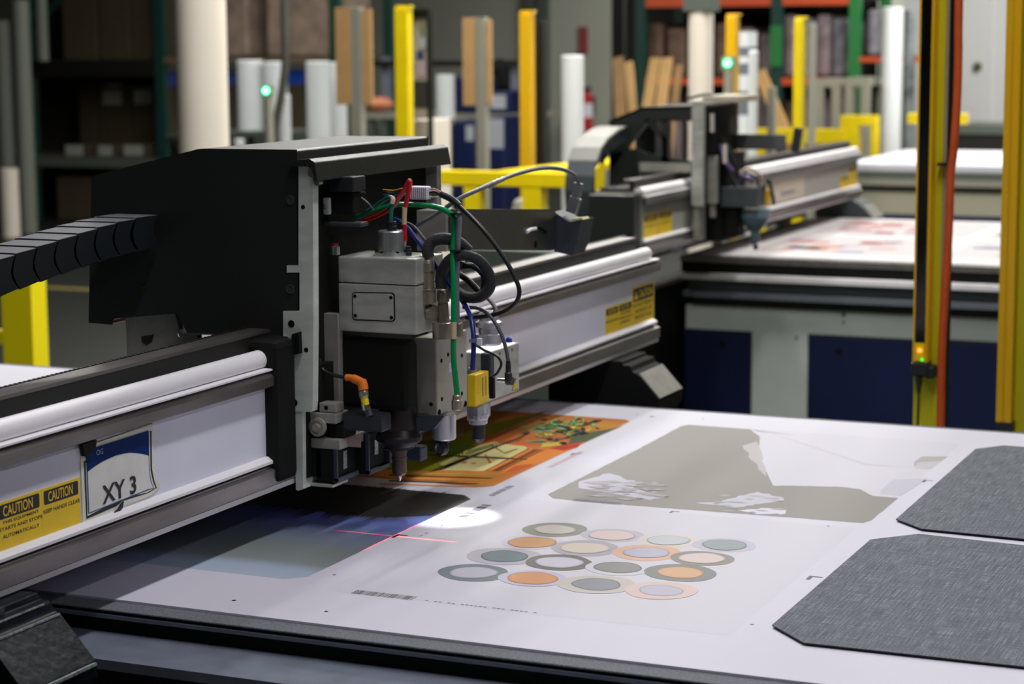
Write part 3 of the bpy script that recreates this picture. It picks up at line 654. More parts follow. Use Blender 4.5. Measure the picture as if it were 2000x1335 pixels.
c = U(279, 563, 'y', YF); MB().lathe([(.006, 0), (.006, .002)], c, mat('tarnished_brass', (70, 60, 26), .5, .6), (0, -1, 0), 14).build('hood_bolt', hood)
c = U(356, 651, 'y', YF-.004); MB().lathe([(.008, 0), (.008, .004), (.005, .006)], c, M_steel, (0, -1, 0), 12).build('corner_screw', hood)
MB().bar((*U(362, 651, 'y', YF-.004).xy, U(362, 651, 'y', YF-.004).z), U(562, 657, 'y', YF-.004), .002, .004, M_steel).build('lower_edge_strip', hood)
# far edge plate
MB().box(-1.91, -1.868, YF+.525, YF+.545, .22, .672, M_alu).build('side_plate', head, bevel=.001, label='aluminium side plate, far side')
# carriage plate behind the beam
mb = MB().prism([P2(245, 612, YF+.02), P2(340, 606, YF+.02), P2(352, 650, YF+.02), P2(386, 655, YF+.02), P2(386, 740, YF+.02), P2(250, 740, YF+.02)], 'y', YF+.02, YF+.035, M_alu2)
cp = mb.build('rear_carriage_plate', head, label='smudged aluminium plate behind the beam')
MB().prism([P2(276, 657, YF+.019), P2(300, 653, YF+.019), P2(296, 668, YF+.019), P2(286, 674, YF+.019), P2(277, 668, YF+.019)], 'y', YF+.0185, YF+.0199, M_dark).build('grease_smudge', cp)
# black body filling between plate and beam, carriage
mb = MB().box(XG+.021, -1.875, YF+.03, YF+.46, .10, .31, M_blackm).box(-1.892, -1.868, YF+.105, YF+.40, .09, .36, M_blackm)
mb.build('carriage', head)
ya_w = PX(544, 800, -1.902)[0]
MB().box(-2.0, -1.902, ya_w, YF-.003, .105, .366, M_blackm).build('beam_shade_block', head, bevel=.012, label='black block standing in for the shade beside the head on the beam')  # added black block, darkens the beam like the head's shade
# ---- main spindle block
YB = 3.41
def fblock(name, px0, py0, px1, py1, y, d, m, parent=head, bev=.003, **k):
    mb = MB(); fb(mb, px0, py0, px1, py1, y, d, m); return mb.build(name, parent, bevel=bev, **k)
blk = fblock('upper_block', 660, 503, 813, 554, YB, .115, M_alu, label='upper half of the silver spindle block')
fblock('lower_block', 661, 555.5, 813, 650, YB, .115, M_alu, label='lower half of the silver spindle block')
lowb = bpy.data.objects['lower_block']
def FX(px, py, y): return U(px, py, 'y', y)
mb = MB()
r0 = [(688, 574), (692, 570), (766, 571), (771, 575), (772, 623), (768, 628), (693, 625), (689, 621)]
mb.prism([P2(px, py, YB) for px, py in r0], 'y', YB-.0012, YB+.001, M_hole)
r1 = [(690, 575), (693, 572), (765, 573), (769, 577), (770, 622), (767, 625.5), (694, 622.5), (691, 619)]
mb.prism([P2(px, py, YB) for px, py in r1], 'y', YB-.0022, YB, M_alu)
cpl = mb.build('cover_plate', lowb)
for q in ((693, 578), (763.5, 581), (694, 616), (764.5, 620)):
    c = U(*q, 'y', YB-.0022); MB().cyl(c+Vector((0, .001, 0)), c-Vector((0, .0004, 0)), .0035, M_hole, 14).build('screw', cpl)
cx = FX(766, 490, YB+.055).x; cyy = YB+.055; zt0 = blk.location.z + head.location.z
ztop = max((blk.matrix_basis @ v.co).z for v in blk.data.vertices) + head.location.z
def hz(py, y=cyy): return U(766, py, 'y', y).z
cap = MB().lathe([(.0335, 0), (.0335, .006), (.0265, .0065), (.0265, .044), (.0245, .046)], (cx, cyy, ztop), mat('turned_steel', (196, 198, 198), .3, .85), n=36).build('spindle_cap', head, label='turned steel cap on the block')
for k in range(6):
    a_ = k*math.pi/3+.3; MB().cyl((cx+.0302*math.cos(a_), cyy+.0302*math.sin(a_), ztop+.006), (cx+.0302*math.cos(a_), cyy+.0302*math.sin(a_), ztop+.0085), .0028, M_hole, 10).build('cap_screw', cap)
MB().lathe([(.009, 0), (.009, .008), (.008, .0085), (.008, .0115), (.0085, .012), (.0085, .016), (.006, .018)], (cx, cyy, ztop+.046), M_plastic, n=18).build('hose_fitting', head)
M_tgreen = mat('green_tubing', (0, 140, 78), .22, coat=.4); M_teal = mat('teal_tubing', (36, 110, 96), .25, coat=.3); M_red = mat('red_tubing', (200, 28, 34), .25, coat=.3)
M_tblue = mat('blue_cable', (14, 38, 118), .35); M_tgrey = mat('grey_cable', (84, 88, 94), .45); M_tblack = mat('black_cable', (24, 26, 28), .4); M_sleeve = mat('beige_heat_shrink', (205, 182, 150), .5); M_pink = mat('pinkish_sleeve', (222, 196, 186), .5)
M_braid = mat('black_braided_sleeve', (20, 23, 30), .5, bump=1.0, nscale=700, noise=.5)
M_clear = mat('grey_clear_tubing', (120, 118, 128), .18, coat=.6)
def cable(name, pts, r, m, parent=head, **k):
    """pts: (px, py, y) in the place at depth plane y"""
    return MB().tube([U(a, b_, 'y', c) for a, b_, c in pts], r, m).build(name, parent, **k)
YC = cyy
cable('teal_hose', [(763, 431, YC), (764, 412, YC), (767, 392, YC+.005), (762, 385, YC+.01), (748, 392, YC+.02), (730, 405, YC+.03), (697, 423, YC+.05)], .0042, M_teal, label='teal air hose')
cable('hose_sleeve', [(766, 397, YC-.001), (767.5, 390, YC-.001), (766, 385, YC)], .0047, M_pink, label='pinkish sleeve on the teal hose')
cable('green_hose', [(695, 424, YC+.06), (730, 412, YC+.05), (765, 401, YC+.04), (800, 399, YC+.03), (840, 402, YC+.02), (868, 410, YC+.01), (886, 425, YC), (887, 450, YC), (884, 500, YC-.01), (886, 560, YC-.02), (886, 640, YC-.03), (886, 700, YC-.03), (890, 740, YC-.03), (893, 770, YC-.03)], .0052, M_tgreen, label='long bright green air hose')
cable('hose_sleeve', [(886, 629, YC-.0315), (886, 645, YC-.0315), (886, 661, YC-.0315)], .0057, M_sleeve, label='beige sleeve on the green hose')
cable('red_hose', [(705, 433, YC+.05), (740, 420, YC+.04), (765, 405, YC+.02), (785, 378, YC+.01), (797, 356, YC+.005), (801, 356, YC), (796, 385, YC), (791, 410, YC), (790, 440, YC), (791, 470, YC)], .0042, M_red, label='red air hose looping over')
cable('hose_sleeve', [(790.5, 405, YC-.001), (789.5, 422, YC-.001), (789.5, 438, YC-.001)], .0047, M_sleeve, label='beige sleeve on the red hose')
c = U(792, 487, 'y', YC-.01); MB().lathe([(.0072, 0), (.0072, .006), (.0062, .0065), (.0062, .012), (.005, .0125), (.005, .017)], (c.x, c.y+.01, ztop), M_plastic, n=16).build('hose_fitting', head)
cable('blue_cable', [(770, 428, YC+.06), (790, 437, YC+.05), (800, 450, YC+.03), (820, 475, YC+.02), (838, 500, YC+.01), (858, 530, YC+.02), (885, 565, YC+.03), (905, 590, YC+.03), (918, 615, YC), (924, 645, YC-.02), (925, 680, YC-.03), (923, 722, YC-.03)], .0047, M_tblue, label='blue cable down to the yellow sensor')
cable('grey_cable', [(782, 433, YC+.05), (805, 440, YC+.04), (825, 462, YC+.03), (838, 480, YC+.03)], .0028, M_tgrey)
cable('black_braided_hose', [(838, 503, YC-.01), (835, 488, YC-.01), (845, 471, YC-.005), (868, 466, YC), (895, 473, YC+.01), (915, 490, YC+.02)], .0112, M_braid, label='thick black braided hose over the first connector')
cable('black_braided_hose', [(862, 563, YC), (862, 535, YC), (878, 508, YC-.005), (905, 498, YC), (935, 508, YC+.01), (955, 535, YC+.02), (956, 562, YC+.02), (935, 580, YC+.02), (905, 578, YC+.03), (885, 560, YC+.04), (880, 535, YC+.05), (900, 505, YC+.05)], .0105, M_braid, label='thick black braided hose coiled in a loop')
cable('black_braided_hose', [(900, 520, YC+.06), (925, 520, YC+.05), (945, 540, YC+.05), (940, 570, YC+.06), (915, 548, YC+.06), (897, 535, YC+.07)], .006, M_tblack, label='thin black cable coiled inside the loop')
cable('black_cable', [(865, 382, YC+.03), (885, 392, YC+.02), (905, 410, YC+.01), (940, 445, YC), (975, 490, YC), (1000, 530, YC), (1014, 565, YC), (1008, 590, YC), (985, 608, YC+.02), (950, 617, YC+.04), (910, 620, YC+.05)], .0042, M_tblack, label='black cable sweeping in a wide arc')
cable('cable_boot', [(862, 379, YC+.03), (875, 385, YC+.025), (888, 393, YC+.02), (897, 402, YC+.015)], .0065, M_plastic)
cable('grey_cable', [(815, 440, YC+.08), (850, 420, YC+.08), (893, 390, YC+.08), (930, 372, YC+.15), (975, 352, YC+.3), (1020, 336, YC+.45), (1060, 328, YC+.6), (1095, 330, YC+.7), (1120, 341, YC+.76), (1131, 358, YC+.78)], .0045, M_tgrey, label='grey cable arching over to the camera box')
cable('cable_sleeve', [(954, 362, YC+.235), (968, 355.5, YC+.27), (983, 349, YC+.315)], .0052, M_clear, label='pale sleeve on the grey cable')
cable('clear_hose', [(893, 413, YC-.005), (897, 425, YC-.005), (897, 445, YC-.005), (895, 468, YC-.005), (893, 520, YC), (892, 560, YC), (893, 630, YC)], .0052, M_clear, label='glossy grey hose beside the green one')
for q in ((891, 419), (891, 491)):
    c = U(*q, 'y', YC-.004); MB().lathe([(.0125, 0), (.0125, .003)], c, M_tblack, (0, .1, 1), 16).build('cable_tie', head)
c = U(930, 665, 'y', YC-.03); MB().box(c.x-.011, c.x+.009, c.y-.007, c.y+.007, c.z-.003, c.z+.003, M_clear).box(c.x+.006, c.x+.014, c.y-.010, c.y-.003, c.z-.006, c.z+.006, mat('white_nylon', (220, 224, 230), .4)).build('cable_tie', head, label='white cable tie with square head')
cable('grey_cable', [(905, 600, YC+.05), (935, 602, YC+.04), (960, 620, YC+.03), (978, 650, YC+.02), (988, 680, YC+.02), (993, 705, YC+.02)], .0036, M_tgrey, label='grey cable curving down to the air fitting')
cable('black_cable', [(925, 670, YC), (945, 683, YC+.01), (970, 695, YC+.01), (979, 710, YC+.01), (972, 727, YC+.01), (963, 735, YC+.02)], .0025, M_tblack, label='thin black cable looping beside the sensor')
cable('bracket_strap', [(945, 575, YC+.05), (960, 590, YC+.05), (968, 605, YC+.05), (962, 615, YC+.05)], .004, M_alu2)
# terminal block with loose wires
tb = fblock('terminal_block', 799, 364, 834, 390, YC+.02, .02, mat('white_terminal', (214, 210, 222), .5), label='white ridged terminal block')
mb = MB()
for i in range(9):
    a_ = U(800+i*3.8, 365, 'y', YC+.0195); mb.box(a_.x, a_.x+.0005, YC+.0192, YC+.020, U(810, 389, 'y', YC+.02).z, U(810, 366, 'y', YC+.02).z, M_tgrey)
mb.build('ridges', tb)
for i, (m_, dy_) in enumerate(((mat('wire_pink', (200, 130, 125), .4), -4), (mat('wire_white', (220, 214, 200), .4), 0), (M_tblack, 3), (mat('wire_brown', (110, 60, 46), .4), 6), (M_teal, 9), (mat('wire_cream', (226, 208, 178), .4), 14))):
    cable('loose_wire', [(834, 374+dy_*.8, YC+.03), (848, 372+dy_*.9, YC+.03), (858, 376+dy_*.6, YC+.03), (866, 381+dy_*.25, YC+.03)], .0013, m_)
for i, (m_, dy_) in enumerate(((mat('wire_yellow', (206, 160, 20), .4), 0), (M_tblack, 5), (M_tgrey, 10), (M_tblue, 14))):
    cable('loose_wire', [(799, 370+dy_, YC+.03), (785, 368+dy_, YC+.03), (768, 372+dy_, YC+.04), (748, 370+dy_*.9, YC+.05)], .0012, m_)
# relay and small fittings on the black panel
fblock('relay', 641, 345, 690, 375, YB-.01, .05, M_plastic, label='black relay box')
fblock('relay_base', 628, 376, 691, 418, YB, .05, M_blackm)
lb = fblock('white_label', 630, 386, 643, 419, YB-.012, .01, mat('label_white', (205, 205, 200), .5), label='small white upright label')
mb = MB(); a_ = U(632, 408, 'y', YB-.0125); textmesh(mb, '2L', YB-.0125, a_.x, a_.x+.005, a_.z, a_.z+.009, M_ink, .01, 'y'); mb.build('label_lettering', lb)
fblock('manifold_bar', 631, 433, 706, 442, YB, .03, M_dgrey)
c = U(654, 497, 'y', YB); MB().lathe([(.0095, 0), (.0095, .016), (.008, .017)], c, M_steel, n=16).lathe([(.007, .0172), (.007, .021)], c, mat('red_cap', (120, 20, 30), .4), n=16).build('pneumatic_fitting', head)
cable('black_cable', [(690, 380, YB+.03), (705, 386, YB+.03), (720, 398, YB+.03), (730, 410, YB+.04)], .002, M_tgrey)
# electrical connectors right of the block
def lathe_px(name, px, rows, y, m, parent=head, n=18, **k):
    """vertical turned part; rows = (half width in px, py) from bottom to top"""
    c0 = U(px, rows[0][1], 'y', y); s_ = abs(U(px+10, rows[0][1], 'y', y).x-U(px, rows[0][1], 'y', y).x)/10
    prof = [(hw*s_*.98, U(px, py, 'y', y).z-c0.z) for hw, py in rows]
    return MB().lathe(prof, c0, m, n=n).build(name, parent, **k)
YK = YC-.012
lathe_px('cable_connector', 835, [(13, 592), (15, 590), (15, 564), (16, 563), (16, 566), (13, 563), (13.5, 560), (12, 545), (11, 530), (13, 528), (13, 513), (12, 508), (11.5, 506)], YK, M_brass, label='tall nickel cable connector')
lathe_px('cable_connector', 866, [(11, 645), (11, 620), (10, 600), (9, 590), (11.5, 588), (11.5, 570), (10, 566)], YC+.01, M_brass, label='shorter nickel cable connector')
c = U(830, 610, 'y', YK); d_ = Vector((.055, -.02, 0)); MB().lathe([(.0105, 0), (.0135, .006), (.0135, .028), (.0165, .030), (.0165, .040), (.013, .041)], c+Vector((-.02, .012, 0)), M_brass, (1, -.25, 0), 6).build('elbow_connector', head)
lathe_px('connector_base', 863, [(17, 660), (17, 657), (17, 630), (15, 629)], YC, M_brass)
lathe_px('connector_base', 897, [(7, 656), (7, 632), (6, 630)], YC-.01, M_brass)
# black spindle body and nose
bd = MB().box(FX(664, 700, YB+.01).x, FX(797, 700, YB+.01).x, YB+.01, YB+.055, .22, .3525, M_blackm).build('spindle_body', head, bevel=.01)
sx = FX(779, 850, YC).x; sy = YC
def nz_(py): return U(779, py, 'y', YC).z
pxs = abs(FX(790, 860, YC).x-FX(780, 860, YC).x)/10
MB().lathe([(34*pxs, nz_(790)), (34*pxs, nz_(835)), (38*pxs, nz_(846)), (40*pxs, nz_(850)), (40*pxs, nz_(858)), (33*pxs, nz_(864)), (27*pxs, nz_(870)), (27*pxs, nz_(873)), (19*pxs, nz_(877))], (sx, sy, 0), mat('dark_spindle_steel', (44, 38, 38), .35, .6), n=32).build('spindle_nose', head, label='dark stepped spindle nose')
MB().lathe([(14*pxs, nz_(876)), (14*pxs, nz_(884)), (12.5*pxs, nz_(885)), (12.5*pxs, nz_(890)), (13.5*pxs, nz_(891)), (13.5*pxs, nz_(896)), (12.5*pxs, nz_(897)), (12.5*pxs, nz_(922)), (10*pxs, nz_(927))], (sx, sy, 0), mat('brown_collet', (84, 70, 66), .4, .5, noise=.2, nscale=60), n=24).build('collet', head)
MB().lathe([(4*pxs, nz_(926)), (4*pxs, nz_(932)), (2*pxs, nz_(938))], (sx, sy, 0), M_steel, n=12).build('cutting_bit', head)
# shroud round the nose
mb = MB().prism([(sx-.06, nz_(846)), (sx+.035, nz_(846)), (sx+.045, nz_(838)), (sx+.045, nz_(812)), (sx-.06, nz_(812))], 'y', YC-.0, YC+.07, M_blueblk); mb.build('nose_shroud', head, bevel=.004)
mb = MB(); fb(mb, 790, 872, 822, 900, YC+.05, .03, M_blueblk); mb.build('skirt_bracket', head, bevel=.003)
mb = MB(); fb(mb, 735, 878, 762, 905, YC+.05, .03, M_blueblk); mb.build('skirt_bracket', head, bevel=.003)
# narrow bar left of the spindle
mb = MB(); fb(mb, 629, 612, 661, 735, YB-.004, .018, M_alu2); fb(mb, 646, 730, 662, 790, YB-.004, .018, M_alu2); mb.build('guide_bar', head, bevel=.001)
# clamp with sensor
YS = YF+.03
cl = MB(); fb(cl, 619, 787, 657, 805, YS, .03, M_alu2); fb(cl, 600, 806, 656, 826, YS-.004, .05, M_alu2); fb(cl, 600, 806, 614, 874, YS, .04, M_alu2); fb(cl, 600, 856, 664, 876, YS-.002, .10, M_alu2)
clamp = cl.build('sensor_clamp', head, bevel=.002, label='aluminium clamp holding the orange sensor')
c = U(622, 833, 'y', YS-.0045); MB().lathe([(.0175, 0), (.0175, .006), (.0125, .007), (.0125, .005), (.007, .006), (.007, .012)], c, M_alu2, (0, -1, 0), 26).build('round_knob', clamp)
c = U(637, 796, 'y', YS); MB().cyl(c+Vector((0, .002, 0)), c-Vector((0, .0008, 0)), .0042, M_hole, 14).build('bolt_hole', clamp)
mb = MB(); fb(mb, 640, 828, 672, 856, YS+.01, .05, M_blackm); fb(mb, 668, 808, 746, 842, YS+.012, .04, M_plastic); mb.build('sensor_body', head, bevel=.004, label='black plastic sensor body')
fblock('pink_tag', 671, 856, 704, 872, YS+.03, .002, mat('pink_tape', (186, 150, 146), .5), label='pinkish tape strip', bev=0)
def tilt(px0, py0, px1, py1, y): return U(px0, py0, 'y', y), U(px1, py1, 'y', y)
a_, b2 = tilt(722, 812, 715, 793, YS+.01); MB().cyl(a_, b2, .0075, M_dgrey, 14).build('sensor_socket', head)
a_, b2 = tilt(715, 800, 712, 786, YS+.005); MB().cyl(a_, b2, .0068, M_steel, 16).build('sensor_barrel', head)
a_, b2 = tilt(714, 790, 711, 774, YS+.005); MB().cyl(a_, b2, .0072, mat('yellow_sensor_label', (232, 210, 20), .4), 16).build('sensor_label', head, label='yellow band on the sensor plug')
a_, b2 = tilt(711, 775, 709, 758, YS+.005); MB().lathe([(.0085, 0), (.0095, .003), (.0095, .010), (.0085, .013)], a_, M_brass, b2-a_, 12).build('knurled_nut', head)
M_op = mat('orange_plug_plastic', (232, 120, 34), .42)
mb = MB().tube([U(710, 761, 'y', YS+.005), U(708, 750, 'y', YS+.006), U(705, 743, 'y', YS+.006)], .0098, M_op, 8).tube([U(709, 748, 'y', YS+.006), U(698, 742, 'y', YS+.008), U(690, 739, 'y', YS+.009)], .0085, M_op, 8).tube([U(694, 740, 'y', YS+.008), U(684, 737, 'y', YS+.01), U(676, 737, 'y', YS+.01)], .0062, M_op, 10)
mb.build('orange_plug', head, label='orange angled plug')
cable('black_cable', [(680, 738, YS+.01), (660, 734, YS+.012), (640, 728, YS+.014), (628, 718, YS+.016), (624, 700, YS+.018)], .0035, M_tblack)
# two dark comb boxes beneath
def comb(px0, py0, px1, py1, y, d, hx, hy0, hy1, nh):
    mb = MB(); fb(mb, px0, py0, px1, py1, y, d, M_blackm); o = mb.build('brush_box', head, bevel=.002, label='dark slotted box under the clamp')
    v = U(px1, (py0+py1)/2, 'y', y); xq = v.x+.0004
    mb = MB(); za = U(px1, hy0, 'y', y).z; zb_ = U(px1, hy1, 'y', y).z
    mb.box(v.x, xq, y+d*.12, y+d*.88, zb_-.006, za+.006, M_blackm)
    for i in range(nh):
        z_ = za+(zb_-za)*i/(nh-1); mb.box(xq, xq+.0008, y+d*.40, y+d*.56, z_-.0022, z_+.0022, M_edge)
    mb.build('comb_slots', o)
    mb = MB().box(v.x-.001, v.x+.006, y-.001, y+.004, U(px1, py1, 'y', y).z, U(px1, py0, 'y', y).z, M_blueblk).box(v.x-.002, v.x+.006, y-.001, y+d, U(px1, py1, 'y', y).z-.002, U(px1, py1, 'y', y).z+.006, M_blueblk)
    mb.build('blue_frame', o)
comb(616, 877, 653, 940, YS+.0, .085, 0, 890, 920, 8)
comb(690, 846, 715, 925, YS+.09, .085, 0, 868, 892, 6)
mb = MB(); fb(mb, 592, 944, 650, 950, YS-.002, .06, M_alu); mb.build('bottom_flange', head, bevel=.001)
# pneumatic block
Y2 = YC+.04
pb = fblock('pneumatic_block', 809.5, 660, 853.5, 810, Y2, .135, mat('warm_aluminium', (182, 178, 166), .45, .45, noise=.08, nscale=16), label='tall pneumatic block with bolt holes')
xr = max((pb.matrix_basis @ v.co).x for v in pb.data.vertices) + head.location.x
mb = MB()
for q in ((862, 704), (875, 692), (902, 694), (863, 779), (902, 768), (909, 788), (858, 805)):
    c = U(*q, 'x', xr); mb.cyl(c-Vector((.002, 0, 0)), c+Vector((.0006, 0, 0)), .0042 if q[1] < 780 else .006, M_hole, 12)
mb.box(xr, xr+.0006, U(876, 720, 'x', xr).y, U(888, 720, 'x', xr).y, U(880, 726, 'x', xr).z, U(880, 708, 'x', xr).z, M_white)
mb.build('bolt_hole', pb)
c = U(842, 789, 'y', Y2); MB().cyl(c+Vector((0, .002, 0)), c-Vector((0, .0006, 0)), .0038, M_hole, 12).build('bolt_hole', pb)
lathe_px('hose_fitting', 893, [(8, 800), (10, 798), (10, 781), (8, 779), (8, 772), (6, 770)], YC-.03, M_brass)
M_sat = mat('satin_aluminium', (200, 200, 206), .3, .7)
wh = lathe_px('caster_barrel', 868, [(19, 857), (21, 855), (21, 812), (21, 808)], Y2+.03, M_sat, n=32, label='satin aluminium barrel')
c = U(862, 874, 'y', Y2+.03); MB().lathe([(.004, -.007), (.0135, -.007), (.015, -.005), (.015, .005), (.0135, .007), (.004, .007)], c, M_plastic, (-.35, -1, 0), 28).build('caster_wheel', head, label='small black pressure wheel')
MB().lathe([(.010, .0072), (.010, .0085), (.0075, .0087), (.0075, .0075)], c, M_steel, (-.35, -1, 0), 22).build('wheel_ring', bpy.data.objects['caster_wheel'])
mb = MB(); fb(mb, 853, 855, 874, 864, Y2+.025, .012, M_plastic); mb.build('wheel_fork', head)
MB().prism([P2(806, 811.5, Y2-.034), P2(868, 811, Y2-.034), P2(847, 838, Y2-.034), P2(822, 842, Y2-.034), P2(794, 834, Y2-.034)], 'y', Y2-.034, Y2-.022, M_blueblk).build('angled_bracket', head, bevel=.002)
# yellow sensor with clear guard
Y3 = YC+.03
ys_ = fblock('yellow_sensor', 912, 732, 929, 794, Y3, .06, M_label, label='yellow rectangular sensor', bev=.002)
xr = max((ys_.matrix_basis @ v.co).x for v in ys_.data.vertices) + head.location.x
mb = MB()
for k_, (ya_, yb2) in enumerate(((.030, .033), (.045, .047))):
    for i in range(12): mb.box(xr, xr+.0004, Y3+ya_, Y3+yb2, ys_.location.z+head.location.z+.016+i*.0030, ys_.location.z+head.location.z+.016+i*.0030+.002, M_ink)
mb.build('sensor_print', ys_)
lathe_px('cable_gland', 922, [(7, 736), (8, 734), (8, 722), (6, 718)], Y3+.03, M_alu2)
M_acr = mat('clear_acrylic', (225, 228, 235), .08, 0, trans=.85)
mb = MB(); fb(mb, 911, 794, 932, 822, Y3+.0, .062, M_acr); mb.build('clear_guard', head, bevel=.002, label='clear plastic guard')
mb = MB(); fb(mb, 916, 796, 927, 816, Y3+.015, .025, M_plastic); mb.build('lens', head, bevel=.001)
lathe_px('knife_holder', 934, [(11, 829), (17, 826), (17, 818), (19, 815), (19, 808)], Y3+.035, M_sat, n=26)
mb = MB(); c = U(935, 845, 'y', Y3+.035)
mb.lathe([(.013, .018), (.013, -.010), (.008, -.017), (.002, -.020)], c, M_plastic, (0, 0, 1), 8); mb.build('knife_shank', head, label='dark faceted knife tip')
# far right valve block
Y4 = YC+.15; XV = -1.79
mb = MB(); v0 = U(950, 720, 'x', XV); v1 = U(1014, 720, 'x', XV); za = U(1012, 669, 'x', XV).z; zb_ = U(1012, 762, 'x', XV).z
mb.box(XV-.055, XV, v0.y, v1.y, zb_, za, M_alu); vb = mb.build('valve_block', head, bevel=.002, label='aluminium valve block with warning triangle')
mb = MB(); 
for q in ((1000, 683), (976, 690), (966, 770), (1006, 740)):
    c = U(*q, 'x', XV); mb.cyl(c-Vector((.001, 0, 0)), c+Vector((.0005, 0, 0)), .003, M_hole, 10)
mb.build('bolt_hole', vb)
tri = [PX(999, 763, XV), PX(1012, 759, XV), PX(1005, 742, XV)]
mb = MB().flat([(XV+.0006, *p_) for p_ in tri], M_ink); ct = [sum(p_[i] for p_ in tri)/3 for i in (0, 1)]
mb.flat([(XV+.0009, ct[0]+(p_[0]-ct[0])*.8, ct[1]+(p_[1]-ct[1])*.8) for p_ in tri], M_label)
mb.flat([(XV+.0012, ct[0]-.001, ct[1]+.004), (XV+.0012, ct[0]-.002, ct[1]-.001), (XV+.0012, ct[0]+.001, ct[1]-.005), (XV+.0012, ct[0]+.002, ct[1]+.001)], M_ink)
mb.build('warning_triangle', vb, label='yellow warning triangle')
lathe_px('pressure_regulator', 955, [(22, 672), (24, 668), (24, 652), (19, 650), (19, 640), (24, 637), (24, 628), (18, 624), (18, 612), (10, 606)], Y4+.06, M_sat, n=28, label='stacked silver pressure regulator')
c = U(994, 668, 'y', Y4+.08); MB().lathe([(.006, 0), (.006, .008), (.003, .010)], c, mat('blue_button', (20, 50, 170), .4), n=14).build('blue_button', head)
lathe_px('air_fitting', 993, [(6, 745), (7, 742), (7, 728), (5, 726), (5, 716), (4, 704)], YC+.02, M_plastic)
mb = MB(); fb(mb, 955, 735, 963, 778, YC+.06, .01, M_blackm); mb.build('black_strut', head)
c = U(972, 742, 'y', YC+.03); MB().cyl(c, c+Vector((.022, 0, 0)), .004, M_steel, 12).cyl(c+Vector((.018, 0, 0)), c+Vector((.030, 0, 0)), .008, mat('bronze_muffler', (80, 60, 36), .5, .5), 12).build('exhaust_muffler', head)
fblock('body_behind_sensor', 938, 690, 958, 770, YC+.10, .02, M_blueblk)
# bracket plate and camera box to the right
XP = -1.80
v = [PX(880, 408, XP), PX(1076, 408, XP), PX(1084, 411, XP), PX(1087, 418, XP), PX(1087, 480, XP), PX(1083, 487, XP), PX(1075, 489, XP), PX(880, 486, XP)]
ap = MB().prism(v, 'x', XP-.005, XP, mat('arm_plate_metal', (92, 98, 96), .35, .85, noise=.15, nscale=12)).build('camera_arm_plate', head, bevel=.001, label='flat aluminium arm plate with curved slot')
mb = MB()
arc_ = [(1028, 454), (1036, 447), (1048, 443), (1056, 445), (1066, 453)]
mb.tube([U(a, b_, 'x', XP+.0) for a, b_ in arc_], .0045, M_hole, 8, 6, 1.0)
c = U(1046, 477, 'x', XP); mb.cyl(c-Vector((.001, 0, 0)), c+Vector((.0006, 0, 0)), .008, M_hole, 16)
mb.build('slot', ap)
MB().tube([U(1029, 453, 'x', XP+.002), U(1036, 448, 'x', XP+.002), U(1046, 445.5, 'x', XP+.002)], .0042, M_railw, 8).build('bright_slot_edge', ap)
MB().box(-1.87, XP-.0055, U(880, 450, 'x', XP).y-.01, U(900, 450, 'x', XP).y, U(900, 486, 'x', XP).z, U(900, 408, 'x', XP).z, M_alu2).build('arm_mount', head)
yq = U(1088, 450, 'x', XP).y
cbx = [(1087, 411), (1119, 432), (1142, 427), (1134, 470), (1124, 497), (1090, 490), (1087, 480)]
cb = MB().prism([P2(*q, yq+.02) for q in cbx], 'y', yq+.0, yq+.075, mat('camera_box_grey', (44, 50, 60), .5)).build('camera_box', head, bevel=.002, label='dark grey camera box at the arm end')
mb = MB().prism([P2(1118, 427, yq+.02), P2(1139, 424, yq+.02), P2(1142, 428, yq+.02), P2(1119, 432, yq+.02)], 'y', yq+.01, yq+.05, mat('cream_gasket', (214, 208, 150), .6)); mb.build('gasket', cb)
a_ = U(1116, 415, 'y', yq+.03); b2 = U(1125, 385, 'y', yq+.03); c2 = U(1130, 357, 'y', yq+.03)
M_conn = mat('grey_connector_shell', (128, 130, 132), .35, .6)
mb = MB().bar(a_, b2, .026, .016, M_conn).bar(b2+(c2-b2)*.05, c2, .021, .015, M_conn); mb.build('cable_plug', cb, bevel=.002)
# the camera's lamp and the red aiming cross it throws on the sheet
def spot(name, loc, target, power, size, col, blend=.5, rad=.004):
    l = bpy.data.lights.new(name, 'SPOT'); l.energy = power; l.spot_size = math.radians(size); l.spot_blend = blend; l.color = col; l.shadow_soft_size = rad
    o = bpy.data.objects.new(name, l); COL.objects.link(o); o.location = loc
    o.rotation_euler = (Vector(target)-Vector(loc)).to_track_quat('-Z', 'Y').to_euler(); return o
lamp_at = Vector((-1.70, yq-.02, .36))
HS = U(888, 1009, 'z', 0)
spot('camera_lamp', (HS.x+.10, HS.y+.16, .40), HS, 26, 25, (.93, .95, 1.0), 1.0)
LC_ = U(768, 1046, 'z', 0)
la = bpy.data.lights.new('aiming_cross', 'SPOT'); la.energy = 60; la.spot_size = math.radians(50); la.spot_blend = .6; la.shadow_soft_size = .0005; la.use_nodes = True
nt = la.node_tree; em = nt.nodes['Emission']; em.inputs[0].default_value = (1, .04, .03, 1)
tcn = nt.nodes.new('ShaderNodeTexCoord'); sx_ = nt.nodes.new('ShaderNodeSeparateXYZ'); nt.links.new(tcn.outputs['Normal'], sx_.inputs[0])
vals = []
